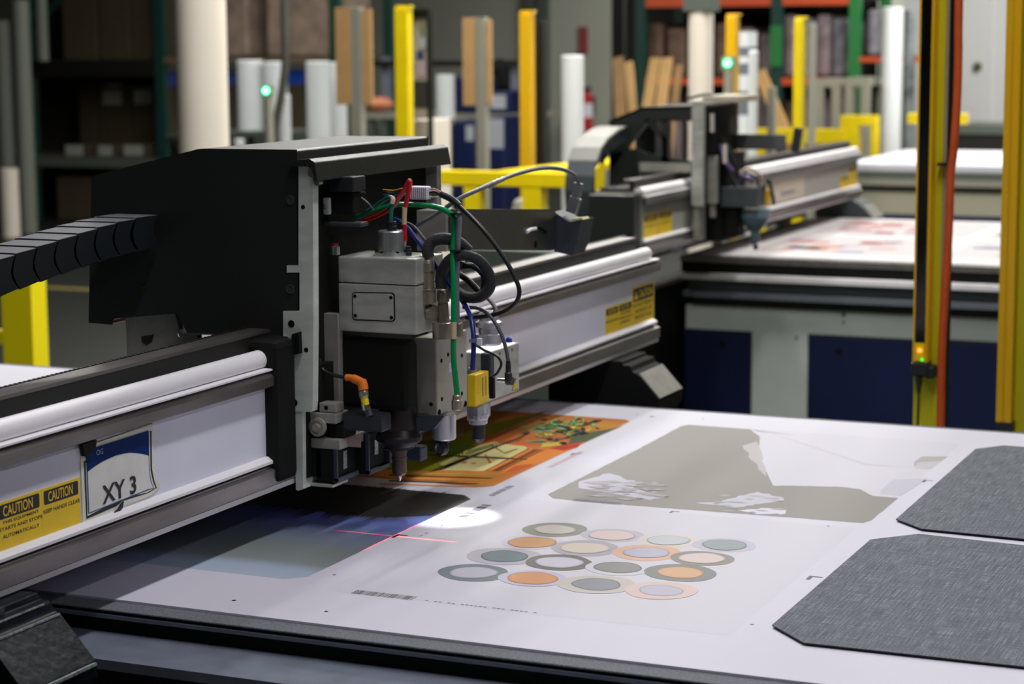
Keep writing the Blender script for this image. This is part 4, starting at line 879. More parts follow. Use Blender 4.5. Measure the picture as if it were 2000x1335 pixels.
for i in (0, 1):
    d1 = nt.nodes.new('ShaderNodeMath'); d1.operation = 'DIVIDE'; nt.links.new(sx_.outputs[i], d1.inputs[0]); nt.links.new(sx_.outputs[2], d1.inputs[1])
    ab = nt.nodes.new('ShaderNodeMath'); ab.operation = 'ABSOLUTE'; nt.links.new(d1.outputs[0], ab.inputs[0])
    lt = nt.nodes.new('ShaderNodeMath'); lt.operation = 'LESS_THAN'; lt.inputs[1].default_value = .0028; nt.links.new(ab.outputs[0], lt.inputs[0]); vals.append(lt)
mx = nt.nodes.new('ShaderNodeMath'); mx.operation = 'MAXIMUM'; nt.links.new(vals[0].outputs[0], mx.inputs[0]); nt.links.new(vals[1].outputs[0], mx.inputs[1])
ml = nt.nodes.new('ShaderNodeMath'); ml.operation = 'MULTIPLY'; ml.inputs[1].default_value = 1.0; nt.links.new(mx.outputs[0], ml.inputs[0]); nt.links.new(ml.outputs[0], em.inputs[1])
lo_ = bpy.data.objects.new('aiming_cross', la); COL.objects.link(lo_); lo_.location = (LC_.x, LC_.y, .30)

# cable chain running from the hood towards the viewer
def chain(x1, wdt, path, h, label, col):
    t = thing('cable_chain', label, 'cable chain', (x1-wdt/2, path[0][0], path[0][1]))
    for i in range(len(path)-1):
        (y0, z0), (y1, z1) = path[i], path[i+1]
        d = Vector((y1-y0, z1-z0)); L = d.length; d.normalize(); n = Vector((-d.y, d.x)) if d.x < 0 else Vector((d.y, -d.x)); 
        if n.y > 0: n = -n
        if d.x < 0 and False: pass
        # outline in the y-z plane: flat top, rounded leading end
        a = Vector((y0, z0)); b_ = Vector((y1, z1)); e0 = a - d*L*.10; pts = [a+n*.003-d*L*.02, b_+n*0]
        arcn = 5
        for k in range(arcn+1):
            tt = k/arcn; off = math.sin(math.pi*tt)*L*.32
            p_ = b_ + n*h*tt + d*off; pts.append(p_)
        for k in range(arcn+1):
            tt = 1-k/arcn; off = math.sin(math.pi*tt)*L*.22
            p_ = a + n*(h*(.04+.92*tt)) + d*off; pts.append(p_)
        mb = MB().prism([tuple(p_) for p_ in pts[1:]], 'x', x1-.006, x1, col)
        mb.prism([tuple(p_) for p_ in pts[1:]], 'x', x1-wdt, x1-wdt+.006, col)
        q = [a+n*.002, b_-d*L*.06, b_-d*L*.06+n*.006, a+n*.008]
        mb.prism([tuple(p_) for p_ in q], 'x', x1-wdt+.002, x1-.002, M_chlit)
        q = [a+n*(h-.006), b_+n*(h-.006), b_+n*h, a+n*h]
        mb.prism([tuple(p_) for p_ in q], 'x', x1-wdt+.006, x1-.006, M_chlit)
        mb.build('link', t)
    return t
M_chain = mat('chain_side_plastic', (17, 24, 28), .5); M_chlit = mat('chain_lit_plastic', (96, 96, 102), .5)  # crosspieces get a lighter grey, as if lit from above
XC = -2.191
path = [(3.312, .585), (3.24, .583), (3.18, .580), (3.12, .5755), (3.06, .5695), (3.00, .5635), (2.94, .5575), (2.88, .551), (2.82, .544), (2.76, .536), (2.70, .527), (2.64, .517), (2.58, .505), (2.52, .490), (2.47, .468), (2.43, .44), (2.41, .41)]
chain(XC, .092, path, .062, 'black cable chain with link tops coloured as lit, curving out of the near black hood', M_chain)
# second machine: same head, and its own chain arc
D2 = Vector((-.82, 4.595, -.004))
YH = YF+D2.y
head2 = thing('spindle_carriage', 'blurred cutting head on the middle gantry, in front of the wooden boards', 'cutting head', (-2.75, 8.1, .1))
def hb(name, px0, py0, px1, py1, dy, d, m, **k):
    mb = MB(); fb(mb, px0, py0, px1, py1, YH+dy, d, m); return mb.build(name, head2, bevel=.003, **k)
hb('side_plate', 1350, 196, 1373, 402, 0, .03, M_alu, label='tall aluminium side plate')
hb('lower_plate', 1353, 403, 1366, 470, .01, .08, M_alu2)
hb('back_panel', 1374, 208, 1397, 300, .05, .3, M_blackm)
hb('carriage', 1374, 300.5, 1418, 470, .12, .25, M_blackm)
hb('guide_bar', 1381, 304, 1400, 398, .06, .03, M_alu2)
hb('guide_bar', 1386, 399, 1396, 425, .065, .02, M_alu2)
hb('top_shelf', 1372, 187, 1440, 200, .04, .3, mat('beige_shelf', (170, 162, 146), .6), label='beige shelf on top of the head')
hb('shelf_support', 1424, 201, 1438, 262, .14, .03, mat('brown_grey_bracket', (96, 88, 80), .5))
hb('grey_block', 1408, 366, 1478, 405, .10, .12, M_dgrey, label='dark grey block')
hb('spindle_body', 1412, 406, 1440, 462, .12, .1, M_blackm)
hb('yellow_sensor', 1483, 370, 1500, 402, .22, .04, M_gold, label='small yellow sensor')
c = U(1474, 488, 'y', YH+.2)
def h2z(py): return U(1474, py, 'y', YH+.2).z-c.z
M_tool = mat('blue_grey_tool_shroud', (110, 134, 148), .35, spec=.6)
MB().lathe([(.008, h2z(478)), (.018, h2z(470)), (.020, h2z(452)), (.05, h2z(436)), (.062, h2z(424)), (.062, h2z(408))], (c.x, c.y, c.z), M_tool, n=24).build('tool_shroud', head2, label='pale blue-grey tapering shroud')
MB().lathe([(.004, h2z(488)), (.010, h2z(484)), (.012, h2z(479))], (c.x+.004, c.y, c.z), M_blackm, n=14).build('cutting_bit', head2)
hb('arm_plate', 1435, 262, 1535, 292, .30, .006, mat('arm2_grey', (92, 92, 96), .4, .3), label='grey arm plate')
MB().bar(U(1553, 296, 'y', YH+.3), U(1560, 250, 'y', YH+.3), .03, .03, M_plastic).build('camera_box', head2)
def c2(name, pts, r, m): MB().tube([U(a, b_, 'y', YH+q) for a, b_, q in pts], r, m, 8).build(name, head2)
c2('purple_cable', [(1398, 262, .1), (1408, 290, .1), (1418, 318, .1), (1436, 336, .12), (1456, 346, .14), (1470, 352, .16)], .009, mat('purple_cable_jacket', (104, 84, 130), .45))
c2('black_cable', [(1395, 240, .1), (1402, 270, .1), (1412, 300, .12), (1430, 345, .12), (1440, 362, .12)], .016, M_tblack)
c2('black_cable', [(1412, 270, .12), (1424, 290, .12), (1436, 320, .12), (1440, 345, .12)], .012, M_tblack)
c2('beige_cable', [(1440, 340, .14), (1462, 330, .16), (1482, 340, .18), (1494, 362, .2)], .007, mat('beige_wire', (180, 160, 140), .5))
c2('grey_cable', [(1430, 350, .14), (1450, 338, .16), (1474, 345, .18), (1484, 368, .2)], .006, M_tgrey)
c2('grey_cable', [(1448, 362, .14), (1458, 348, .16), (1470, 356, .18)], .006, M_tblack)
c2('grey_cable', [(1490, 372, .2), (1500, 350, .22), (1508, 378, .22), (1512, 400, .22)], .008, M_plastic)
c2('black_cable', [(1345, 192, .05), (1380, 184, .05), (1398, 192, .05)], .006, M_tblack)
for q_ in ((1391, 240), (1416, 300)): MB().cyl(U(q_[0], q_[1]-18, 'y', YH+.05), U(q_[0], q_[1]+18, 'y', YH+.05), .009, mat('pale_hose_piece', (200, 188, 182), .5), 10).build('pale_hose', head2)
def P3(px, py): v = U(px, py, 'y', YH); return (v.x, v.z)
hood2 = MB().prism([P3(*q) for q in ((1190, 236), (1255, 210), (1350, 208), (1350, 236), (1265, 238), (1215, 300), (1195, 330), (1190, 300))], 'y', YH, YH+.03, M_black)
hood2.prism([P3(*q) for q in ((1190, 300), (1240, 290), (1262, 300), (1350, 316), (1350, 332), (1250, 336), (1240, 360), (1190, 362))], 'y', YH, YH+.03, M_black)
hood2.prism([P3(*q) for q in ((1258, 234), (1267, 234), (1302, 268), (1302, 318), (1292, 318), (1292, 274))], 'y', YH, YH+.02, M_black)
hood2.prism([P3(*q) for q in ((1292, 234), (1306, 234), (1306, 320), (1296, 320))], 'y', YH, YH+.02, M_black)
hood2.prism([P3(*q) for q in ((1188, 236), (1255, 209), (1350, 207), (1350, 212), (1256, 214), (1190, 241))], 'y', YH, YH+.5, M_black)
hood2.prism([P3(*q) for q in ((1190, 245), (1230, 245), (1230, 360), (1190, 360))], 'y', YH+.3, YH+.5, M_black)
hood2.build('hood', head2, label='open-sided black hood')
MB().box(P3(1250, 325)[0], P3(1350, 325)[0], YH-.01, YH-.0005, P3(1300, 335)[1], P3(1300, 318)[1], M_alu2).build('crossbar', head2)
# chain arc of the second machine
arcp = []
cyc, czc, ra = 7.62, .30, .24
xc2 = U(1165, 330, 'y', 7.45).x
for k in range(15):
    a_ = math.radians(75+ k*11); arcp.append((cyc+ra*math.cos(a_)*1.05, czc+.0+ra*math.sin(a_)))
c2_ = thing('cable_chain', 'grey cable chain arching down beside the middle gantry', 'cable chain', (xc2, 7.5, .1))
def qx(px, py): v = U(px, py, 'x', xc2); return v.y, v.z
top_path = [(1226, 248), (1210, 254), (1190, 270), (1176, 290), (1168, 315), (1163, 345), (1161, 375), (1163, 405), (1170, 440), (1180, 470)]
XA = -2.98
pth = [PX(px, py, XA) for px, py in top_path]
M_cht2 = mat('lit_chain_top', (112, 110, 104), .5)  # upper links coloured pale as if lit, lower ones dark grey
for i in range(len(pth)-1):
    (ya_, za_), (yb2, zb2) = pth[i], pth[i+1]
    d = Vector((yb2-ya_, zb2-za_)); d.normalize(); n = Vector((-d.y, d.x))
    if i < 3 and n.y > 0: n = -n
    ctr = Vector(qx(1230, 350)) if False else Vector((PX(1240, 360, XA)))
    mid = Vector(((ya_+yb2)/2, (za_+zb2)/2))
    if (ctr-mid).dot(n) < 0: n = -n
    a = Vector((ya_, za_)); b_ = Vector((yb2, zb2))
    MB().prism([tuple(a), tuple(b_), tuple(b_+n*.055), tuple(a+n*.055)], 'x', XA-.125, XA, M_chain).prism([tuple(a-n*.004), tuple(b_-n*.004), tuple(b_-n*.0005), tuple(a-n*.0005)], 'x', XA-.12, XA-.005, M_cht2 if i < 4 else M_dgrey).build('link', c2_, bevel=.003)
v = [PX(1164, 330, XA+.004), PX(1172, 318, XA+.004), PX(1181, 325, XA+.004), PX(1180, 360, XA+.004), PX(1178, 405, XA+.004), PX(1172, 410, XA+.004), PX(1163, 370, XA+.004)]
MB().prism(v, 'x', XA+.001, XA+.006, M_yel).build('yellow_warning_strip', c2_, label='yellow warning strip')

# ================================================================= LIGHT CURTAIN POSTS between the tables
YP = 5.65
def px_x(px, py, y=YP): return U(px, py, 'y', y).x
lc = thing('light_curtain', 'yellow light curtain with long black window and small red and green lamps', 'light curtain', (px_x(1805, 600), YP, FLOOR))
ztop_ = 1.75
def vbar(name, px0, px1, py, y, d, z0, z1, m, parent, bev=.001, **k):
    return MB().box(px_x(px0, py, y), px_x(px1, py, y), y, y+d, z0, z1, m).build(name, parent, bevel=bev, **k)
zc = U(1795, 707, 'y', YP).z
vbar('housing', 1789, 1818.5, 350, YP, .05, zc, ztop_, M_gold, lc)
vbar('optic_window', 1793, 1813, 350, YP-.004, .003, zc+.055, ztop_, mat('black_glass', (8, 9, 10), .12), lc, label='long black optic window')
vbar('indicator_strip', 1794, 1812, 350, YP-.004, .003, zc+.004, zc+.054, M_yel, lc)
c = U(1796, 684, 'y', YP-.006); MB().lathe([(.005, 0), (.004, .003)], c, mat('red_lamp', (255, 90, 40), .4, emit=(255, 110, 50), estr=6), (0, -1, 0), 12).build('red_indicator', lc, label='glowing orange-red lamp')
c = U(1801, 702.5, 'y', YP-.006); MB().lathe([(.004, 0), (.003, .003)], c, mat('green_lamp', (20, 220, 60), .4, emit=(20, 220, 60), estr=2.0), (0, -1, 0), 12).build('green_indicator', lc, label='small green lamp')
MB().box(px_x(1779, 718), px_x(1812, 718), YP-.006, YP+.055, U(1795, 735, 'y', YP).z, zc, M_plastic).box(px_x(1806, 722), px_x(1824, 722), YP+.0, YP+.05, U(1815, 740, 'y', YP).z, U(1815, 715, 'y', YP).z, M_plastic).build('end_cap', lc, bevel=.006)
c = U(1795, 736, 'y', YP+.01); MB().lathe([(.011, 0), (.008, -.02), (.005, -.045)], c, M_plastic, n=12).build('cable_gland', lc)
MB().tube([c-Vector((0, 0, .045)), c-Vector((.002, 0, .2)), c-Vector((0, 0, .5)), (c.x, c.y, FLOOR+.02)], .003, M_tblack, 8).build('cable', lc)
pst = thing('steel_post', 'yellow square steel post behind the left light curtain', 'post', (px_x(1820, 600), YP+.09, FLOOR))
vbar('post_tube', 1787, 1836, 600, YP+.056, .055, FLOOR+.012, ztop_+.1, mat('lime_yellow_paint', (208, 200, 14), .4), pst, .003)
vbar('side_channel', 1836.5, 1842, 600, YP+.06, .04, FLOOR+.012, ztop_+.1, M_postg, pst, .001)
vbar('dark_channel', 1842.3, 1852, 600, YP+.07, .035, FLOOR+.012, ztop_+.1, M_blackm, pst, .001)
MB().box(px_x(1770, 600, YP), px_x(1870, 600, YP), YP+.03, YP+.16, FLOOR, FLOOR+.0115, M_yel).build('base_plate', pst)
oh = [(1873, 0), (1872, 100), (1869, 200), (1862, 300), (1857, 340), (1853, 450), (1847, 550), (1841, 650), (1838, 750), (1837, 830)]
pts = [U(a, b_, 'y', YP+.012) for a, b_ in oh]; pts = [pts[0]+Vector((.0, 0, .75))] + pts + [Vector((pts[-1].x, pts[-1].y, FLOOR+.015))]
pts[-1].z = FLOOR+.03
MB().tube(pts, .0112, mat('orange_hose_rubber', (206, 84, 28), .55, noise=.15, nscale=12), 12).build('orange_hose', **T('orange hose tied down along the left yellow post', 'hose'))
c = U(1846, 321, 'y', YP+.03); MB().box(c.x-.02, c.x+.012, c.y-.014, c.y+.03, c.z-.003, c.z+.004, M_tblack).build('cable_tie', pst)
YP2 = 5.75
lc2 = thing('light_curtain', 'plain yellow grooved light curtain post nearest the right edge', 'light curtain', (px_x(1965, 600, YP2), YP2, FLOOR))
zc2 = U(1960, 825, 'y', YP2).z
mb = MB(); xa, xb2 = px_x(1955.5, 400, YP2), px_x(1986, 400, YP2); w_ = xb2-xa
mb.box(xa, xb2, YP2+.006, YP2+.05, zc2, ztop_, M_gold).box(xa, xa+w_*.42, YP2, YP2+.0055, zc2, ztop_, M_gold).box(xa+w_*.52, xb2, YP2, YP2+.0055, zc2, ztop_, M_gold)
mb.build('housing', lc2, bevel=.002)
MB().box(xa, xb2+.004, YP2+.002, YP2+.05, zc2-.03, zc2-.0005, M_plastic).build('end_cap', lc2, bevel=.003)
pst2 = thing('steel_post', 'olive yellow steel post behind the right light curtain, at the right edge', 'post', (px_x(1995, 600, YP2), YP2+.1, FLOOR))
MB().box(xb2-.025, xb2+.04, YP2+.056, YP2+.12, FLOOR+.012, ztop_+.1, mat('olive_yellow_paint', (196, 186, 20), .4)).build('post_tube', pst2, bevel=.003)
MB().box(xb2-.06, xb2+.08, YP2+.02, YP2+.15, FLOOR, FLOOR+.0115, M_yel).build('base_plate', pst2)
# yellow guard frame left, seen under the chain
YQ = 6.6
gl = thing('safety_barrier', 'yellow floor-standing guard post at the left edge beneath the cable chain', 'safety barrier', (px_x(35, 640, YQ), YQ+.05, FLOOR))
zq = U(30, 545, 'y', YQ).z+.0
MB().box(px_x(4, 640, YQ), px_x(63, 640, YQ), YQ, YQ+.10, FLOOR+.012, zq, mat('brightened_yellow_paint', (255, 236, 0), .5)).build('guard_upright', gl, bevel=.003)  # yellow raised in its colour to make up for weak light here
MB().box(px_x(4, 640, YQ)-1.2, px_x(4, 640, YQ), YQ+.02, YQ+.08, U(0, 675, 'y', YQ).z, U(0, 648, 'y', YQ).z, mat('brightened_yellow_paint', (255, 236, 0), .5)).build('guard_rail', gl, bevel=.003)
MB().box(px_x(-6, 640, YQ), px_x(73, 640, YQ), YQ-.03, YQ+.13, FLOOR, FLOOR+.0115, mat('brightened_yellow_paint', (255, 236, 0), .5)).build('base_plate', gl)

# ================================================================= BACKGROUND
def bgbox(name, px0, py0, px1, py1, y, d, m, label, cat, group=None, bev=.005, parent=None, to_floor=False):
    mb = MB(); a = U(px0, (py0+py1)/2, 'y', y); b_ = U(px1, (py0+py1)/2, 'y', y); zt_ = U((px0+px1)/2, py0, 'y', y).z; zb_ = FLOOR if to_floor else U((px0+px1)/2, py1, 'y', y).z
    mb.box(a.x, b_.x, y, y+d, zb_, zt_, m)
    return mb.build(name, parent, bevel=bev, **(T(label, cat, group) if parent is None else {}))
def bgcyl(name, px0, py0, px1, y, m, label, cat, zb_=FLOOR, group=None, cap=None, rows=None, tilt_=0):
    a = U(px0, py0+60, 'y', y); b_ = U(px1, py0+60, 'y', y); r = abs(b_.x-a.x)/2*.93; c = Vector(((a.x+b_.x)/2, y+r, zb_)); zt_ = U((px0+px1)/2, py0, 'y', y).z
    ax = Vector((tilt_, 0, 1)); mb = MB().lathe([(r, 0), (r, (zt_-zb_)-.006), (r-.008, zt_-zb_)], c, m, ax, 28)
    if cap: mb.lathe([(r*.45, zt_-zb_+.0004), (r*.45, zt_-zb_+.002)], c, cap, ax, 16)
    return mb.build(name, **T(label, cat, group))
# columns
def column(name, px0, px1, y, label, top=4.2, capz=None):
    a = U(px0, 120, 'y', y); b_ = U(px1, 120, 'y', y); r = abs(b_.x-a.x)/2*.92
    t = thing(name, label, 'column', ((a.x+b_.x)/2, y+r, FLOOR))
    zt_ = capz if capz else top
    MB().lathe([(r, .03), (r, zt_-FLOOR)], ((a.x+b_.x)/2, y+r, FLOOR), M_post, n=36).build('shaft', t)
    MB().lathe([(r*1.2, 0), (r*1.2, .0295)], ((a.x+b_.x)/2, y+r, FLOOR), M_rackgrey, n=36).build('base_ring', t)
    if capz: MB().box((a.x+b_.x)/2-r*1.15, (a.x+b_.x)/2+r*1.15, y-.01, y+2.3*r, zt_, top, M_rackgrey).build('steel_head', t)
    return t
column('round_column', 322, 414, 8.6, 'thick cream round column at upper left behind the black hood')
column('round_column', 1336, 1386, 13.0, 'slimmer cream column with grey steel head, beside the yellow post with a green lamp', capz=U(1360, 22, 'y', 13.0).z)
bgcyl('paper_roll', 1716, 14, 1759, 17.5, M_roll, 'tall off-white roll standing before the middle gantry end, right of the orange racks', 'roll')
bgcyl('paper_roll', 1088, 108, 1132, 11.8, M_roll, 'tall white roll standing alone left of the middle cutting head', 'roll')
bgcyl('paper_roll', 1459, 98, 1478, 10.9, M_roll, 'thin white tube standing behind the middle cutting head', 'roll')
YR = 14.8
shz = U(488, 256, 'y', YR-.1).z+.001
bgcyl('paper_roll', 452, 118, 500, YR, M_roll, 'white roll on the shelf, leftmost beside the thick column', 'roll', shz, 'white rolls at the shelf')
bgcyl('paper_roll', 505, 121, 549, YR, M_roll, 'white roll on the shelf behind the left green lamp', 'roll', shz, 'white rolls at the shelf')
bgcyl('paper_roll', 588, 120, 632, YR-.6, M_roll, 'white roll standing on the floor left of the tan boards', 'roll', FLOOR, 'white rolls at the shelf')
bgcyl('paper_roll', 634, 122, 668, YR-.3, M_roll, 'white roll half hidden behind the left tan board', 'roll', FLOOR, 'white rolls at the shelf')
bgcyl('paper_roll', 455, 272, 473, YR-.4, M_roll, 'narrow white roll under the shelf with the two white rolls', 'roll', FLOOR, 'white rolls at the shelf')
bgcyl('paper_roll', 541, 185, 562, YR-1.0, M_roll, 'narrow white roll beside the hanging grey hose', 'roll', FLOOR, 'white rolls at the shelf')
bgcyl('paper_roll', 845, 146, 880, 16.62, M_roll, 'short white roll standing on the grey cabinet beside the blue bins', 'roll', U(864, 232, 'y', 16.6).z+.002)
bgbox('shelf', 424, 256, 552, 266, YR-.1, .6, M_rackgrey, 'grey shelf board under the two white rolls', 'shelf')
# shelving uprights so that the shelf stands
sh = bpy.data.objects['shelf']
for px in (426, 548):
    a = U(px, 262, 'y', YR-.1); MB().box(a.x-.02, a.x+.02, YR+.4, YR+.44, FLOOR, a.z-.03, M_rackgrey).build('shelf_leg', sh)
# rear pallet rack, left
YL = 17.5
rk = thing('pallet_rack', 'dark green pallet rack across the upper left, holding boxes and rolls', 'rack', (U(200, 300, 'y', YL).x, YL, FLOOR))
for px in (56, 313, 655):
    a = U(px, 200, 'y', YL)
    for dy in (0, 1.1): MB().box(a.x-.05, a.x+.05, YL+dy, YL+dy+.08, FLOOR, 3.4, M_green).build('rack_upright', rk)
for (pxa, pxb, pya, pyb, m) in ((-160, 313, 118, 150, M_dark), (-160, 313, 305, 325, M_rackgrey), (313, 655, 112, 122, mat('tan_beam', (112, 100, 80), .6)), (313, 655, 262, 270, M_rackgrey)):
    a = U(pxa, (pya+pyb)/2, 'y', YL); b_ = U(pxb, (pya+pyb)/2, 'y', YL); zt_ = U(100 if pxb < 400 else 480, pya, 'y', YL).z; zb_ = U(100 if pxb < 400 else 480, pyb, 'y', YL).z
    MB().box(a.x, b_.x, YL+.01, YL+.07, zb_, zt_, m).build('rack_beam', rk)
    MB().box(a.x, b_.x, YL+.08, YL+1.1, zt_-.03, zt_, M_box).build('shelf_deck', rk)
a = U(60, 60, 'y', YL+.09); b_ = U(130, 0, 'y', YL+.09); MB().bar(a, b_+Vector((.3, 0, .3)), .05, .04, M_green).build('rack_brace', rk)
a = U(70, 60, 'y', YL+1.2); b_ = U(313, 60, 'y', YL+1.2); MB().box(a.x, b_.x, YL+1.2, YL+1.23, FLOOR, 4.0, mat('deep_shelf_shade', (40, 38, 34), .8)).build('rack_shade_panel', rk)  # added dark sheet standing in for the shade deep in the shelves
zs1 = U(100, 118, 'y', YL).z; zs2 = U(100, 305, 'y', YL).z
def on_rack(px0, px1, pyt, zb_, dy, m, name, label, cat, group=None, rnd_=False):
    y = YL+dy; a = U(px0, pyt, 'y', y); b_ = U(px1, pyt, 'y', y)
    return MB().box(a.x, b_.x, y, y+.55, zb_+.001, a.z, m).build(name, bevel=.01, **T(label, cat, group))
def carton(px0, px1, pyt, zb_, dy, lab_px, label):
    y = YL+dy; a = U(px0, pyt, 'y', y); b_ = U(px1, pyt, 'y', y)
    t = thing('carton', label, 'box', ((a.x+b_.x)/2, y+.25, zb_+.001))
    MB().box(a.x, b_.x, y, y+.5, zb_+.001, a.z, M_box).build('carton_body', t, bevel=.01)
    if lab_px:
        p0 = U(lab_px[0], lab_px[1], 'y', y); p1 = U(lab_px[2], lab_px[3], 'y', y)
        MB().box(p0.x, p1.x, y-.003, y-.0005, p1.z, p0.z, mat('pale_label', (150, 154, 144), .6)).build('paper_label', t)
    return t
carton(152, 187, 165, zs2, .60, None, 'dark carton on the left rack beside the labelled cartons')
carton(190, 252, 170, zs2, .60, (201, 175, 238, 204), 'brown carton with white label, left of two on the middle rack level')
carton(254, 305, 170, zs2, .60, (262, 175, 298, 203), 'brown carton with white label, next to the green upright')
carton(125, 175, 283, zs2, .05, (128, 283, 163, 304), 'low carton with pale front near the rack beam, leftmost')
carton(178, 232, 283, zs2, .05, (192, 284, 220, 304), 'low carton with pale front near the rack beam, middle')
carton(235, 290, 283, zs2, .05, (242, 283, 280, 304), 'low carton with pale front near the rack beam, right')
for i, (pa, pb_) in enumerate(((118, 185), (190, 250), (252, 306))):
    carton(pa, pb_, -60, zs1, .12, None, ('tall dark carton on the upper level, leftmost', 'tall dark carton on the upper level, middle', 'tall dark carton on the upper level beside the green upright')[i])
carton(110, 190, 345, FLOOR, .12, None, 'dark carton on the floor under the left rack')
carton(195, 300, 350, FLOOR, .12, None, 'wide dark carton on the floor under the left rack')
M_dimroll = mat('dim_wrapped_roll', (120, 124, 116), .6)
bgcyl('wrapped_roll', 16, 0, 46, 16.2, M_dimroll, 'grey wrapped roll leaning tall at the upper left corner, right of two', 'roll', U(30, 155, 'y', 16.2).z-1.9)
bgcyl('wrapped_roll', -20, 40, 14, 16.2, M_dimroll, 'grey wrapped roll at the left edge, left of two', 'roll')
bgcyl('wrapped_roll', 36, 205, 54, 16.6, M_dimroll, 'short grey wrapped roll beside the dark green upright', 'roll')
bgcyl('wrapped_roll', 64, -40, 84, 17.0, M_dimroll, 'narrow grey roll just right of the dark green upright', 'roll', zs1)
bgcyl('wrapped_roll', -8, 330, 24, 15.8, M_post, 'pale roll end standing low at the left edge above the cable chain', 'roll')
zs3 = U(480, 112, 'y', YL).z
for i, (pa, pb_, m, lab_) in enumerate(((420, 482, M_bundle, 'wrapped brown bundle on the upper shelf beside the thick column'), (518, 648, M_bundle, 'wide wrapped brown bundle on the upper shelf right of the hose'))):
    y = YL+.1; a = U(pa, 0, 'y', y); b_ = U(pb_, 0, 'y', y); MB().box(a.x, b_.x, y, y+.8, zs3+.001, a.z+.5, m).build('wrapped_bundle', bevel=.03, **T(lab_, 'bundle'))
zs4 = U(480, 262, 'y', YL).z
for (pa, pb_, pt_, lab_) in ((316, 330, 140, 'blue box sliver left of the thick column'), (416, 448, 138, 'blue box right of the thick column'), (560, 588, 136, 'blue box between the rolls and the tan boards')):
    y = YL+.13; a = U(pa, pt_, 'y', y); b_ = U(pb_, pt_, 'y', y); zq_ = U(pa, pt_+28, 'y', y).z
    t = thing('blue_box', lab_, 'box', ((a.x+b_.x)/2, y+.2, zs4))
    MB().box(a.x, b_.x, y, y+.4, zq_, a.z, mat('bright_blue_print', (20, 70, 170), .5)).build('blue_band', t)
    MB().box(a.x, b_.x, y, y+.4, zs4+.001, zq_-.001, M_box).build('carton_body', t)
# hanging hose and green lamps
MB().tube([U(556, -60, 'y', 12), U(556, 40, 'y', 12), U(558, 90, 'y', 12), U(556, 140, 'y', 12), U(549, 190, 'y', 12), U(540, 240, 'y', 12), U(536, 300, 'y', 12)], .028, mat('grey_duct', (84, 84, 76), .5), 12).build('hanging_hose', **T('dark grey hose hanging down in front of the white rolls', 'hose'))
M_gl = mat('green_glow', (120, 255, 200), .4, emit=(120, 255, 200), estr=9); M_gr = mat('green_glow_rim', (0, 200, 110), .4, emit=(0, 210, 120), estr=1.2)
def lamp(px, py, y, label, pxb, pyb):
    c = U(px, py, 'y', y); t = thing('indicator_lamp', label, 'lamp', (c.x, c.y+.03, FLOOR))
    MB().lathe([(.030, 0), (.030, .004)], c, M_gr, (0, -1, 0), 20).build('lamp_rim', t)
    MB().lathe([(.017, .0045), (.012, .010)], c, M_gl, (0, -1, 0), 20).build('lamp_lens', t, label='glowing green lens')
    MB().box(c.x-.036, c.x+.036, c.y+.001, c.y+.05, c.z-.036, c.z+.036, M_postg).build('lamp_box', t)
    MB().cyl((c.x, c.y+.026, c.z-.037), (c.x, c.y+.026, FLOOR+.01), .030, M_postg, 14).build('lamp_pole', t)
    MB().box(c.x-.1, c.x+.1, c.y-.07, c.y+.13, FLOOR, FLOOR+.0095, M_postg).build('lamp_foot', t)
lamp(520, 177, 11.5, 'glowing green lamp on a grey pole in front of the left white rolls', 0, 0)
lamp(1421, 123, 11.6, 'glowing green lamp before the orange-yellow post, right of the slim column', 0, 0)
# tan boards and posts
def board(px0, py0, px1, py1, y, label, m=M_card, px_shift=0, thick=.03):
    return bgbox('tan_board', px0, py0, px1, py1, y, thick, m, label, 'board')
BPX = []
def board_rack(name, pxp0, pxp1, pyt, y, label, boards):
    a = U(pxp0, 150, 'y', y); b_ = U(pxp1, 150, 'y', y); zt_ = U(pxp0, pyt, 'y', y).z
    t = thing(name, label, 'post', ((a.x+b_.x)/2, y, FLOOR))
    MB().box(a.x, b_.x, y, y+.07, FLOOR+.01, zt_, M_postg).build('post_tube', t, bevel=.004)
    MB().box(a.x-.08, b_.x+.08, y-.05, y+.12, FLOOR, FLOOR+.0095, M_postg).build('base_plate', t)
    for (p0, p1, q0, q1) in boards:
        c0 = U(p0, (q0+q1)/2, 'y', y-.02); c1 = U(p1, (q0+q1)/2, 'y', y-.02)
        MB().box(c0.x, c1.x, y-.004, y+.022 if c1.x < a.x or c0.x > b_.x else y-.001, U(p0, q1, 'y', y).z, U(p0, q0, 'y', y).z, M_card).build('tan_panel', t, bevel=.003, label='tan wooden panel')
board_rack('guard_post', 683, 704, 14, 12.3, 'beige post with tan wooden panels on both sides, left of the tall yellow post', [(653, 682.5, 15, 204), (704.5, 723, 18, 204)])
board_rack('guard_post', 929, 947, 34, 12.3, 'beige post with narrow tan wooden panels, right of the tall yellow post', [(901, 924, 35, 206), (947.5, 957, 38, 202)])
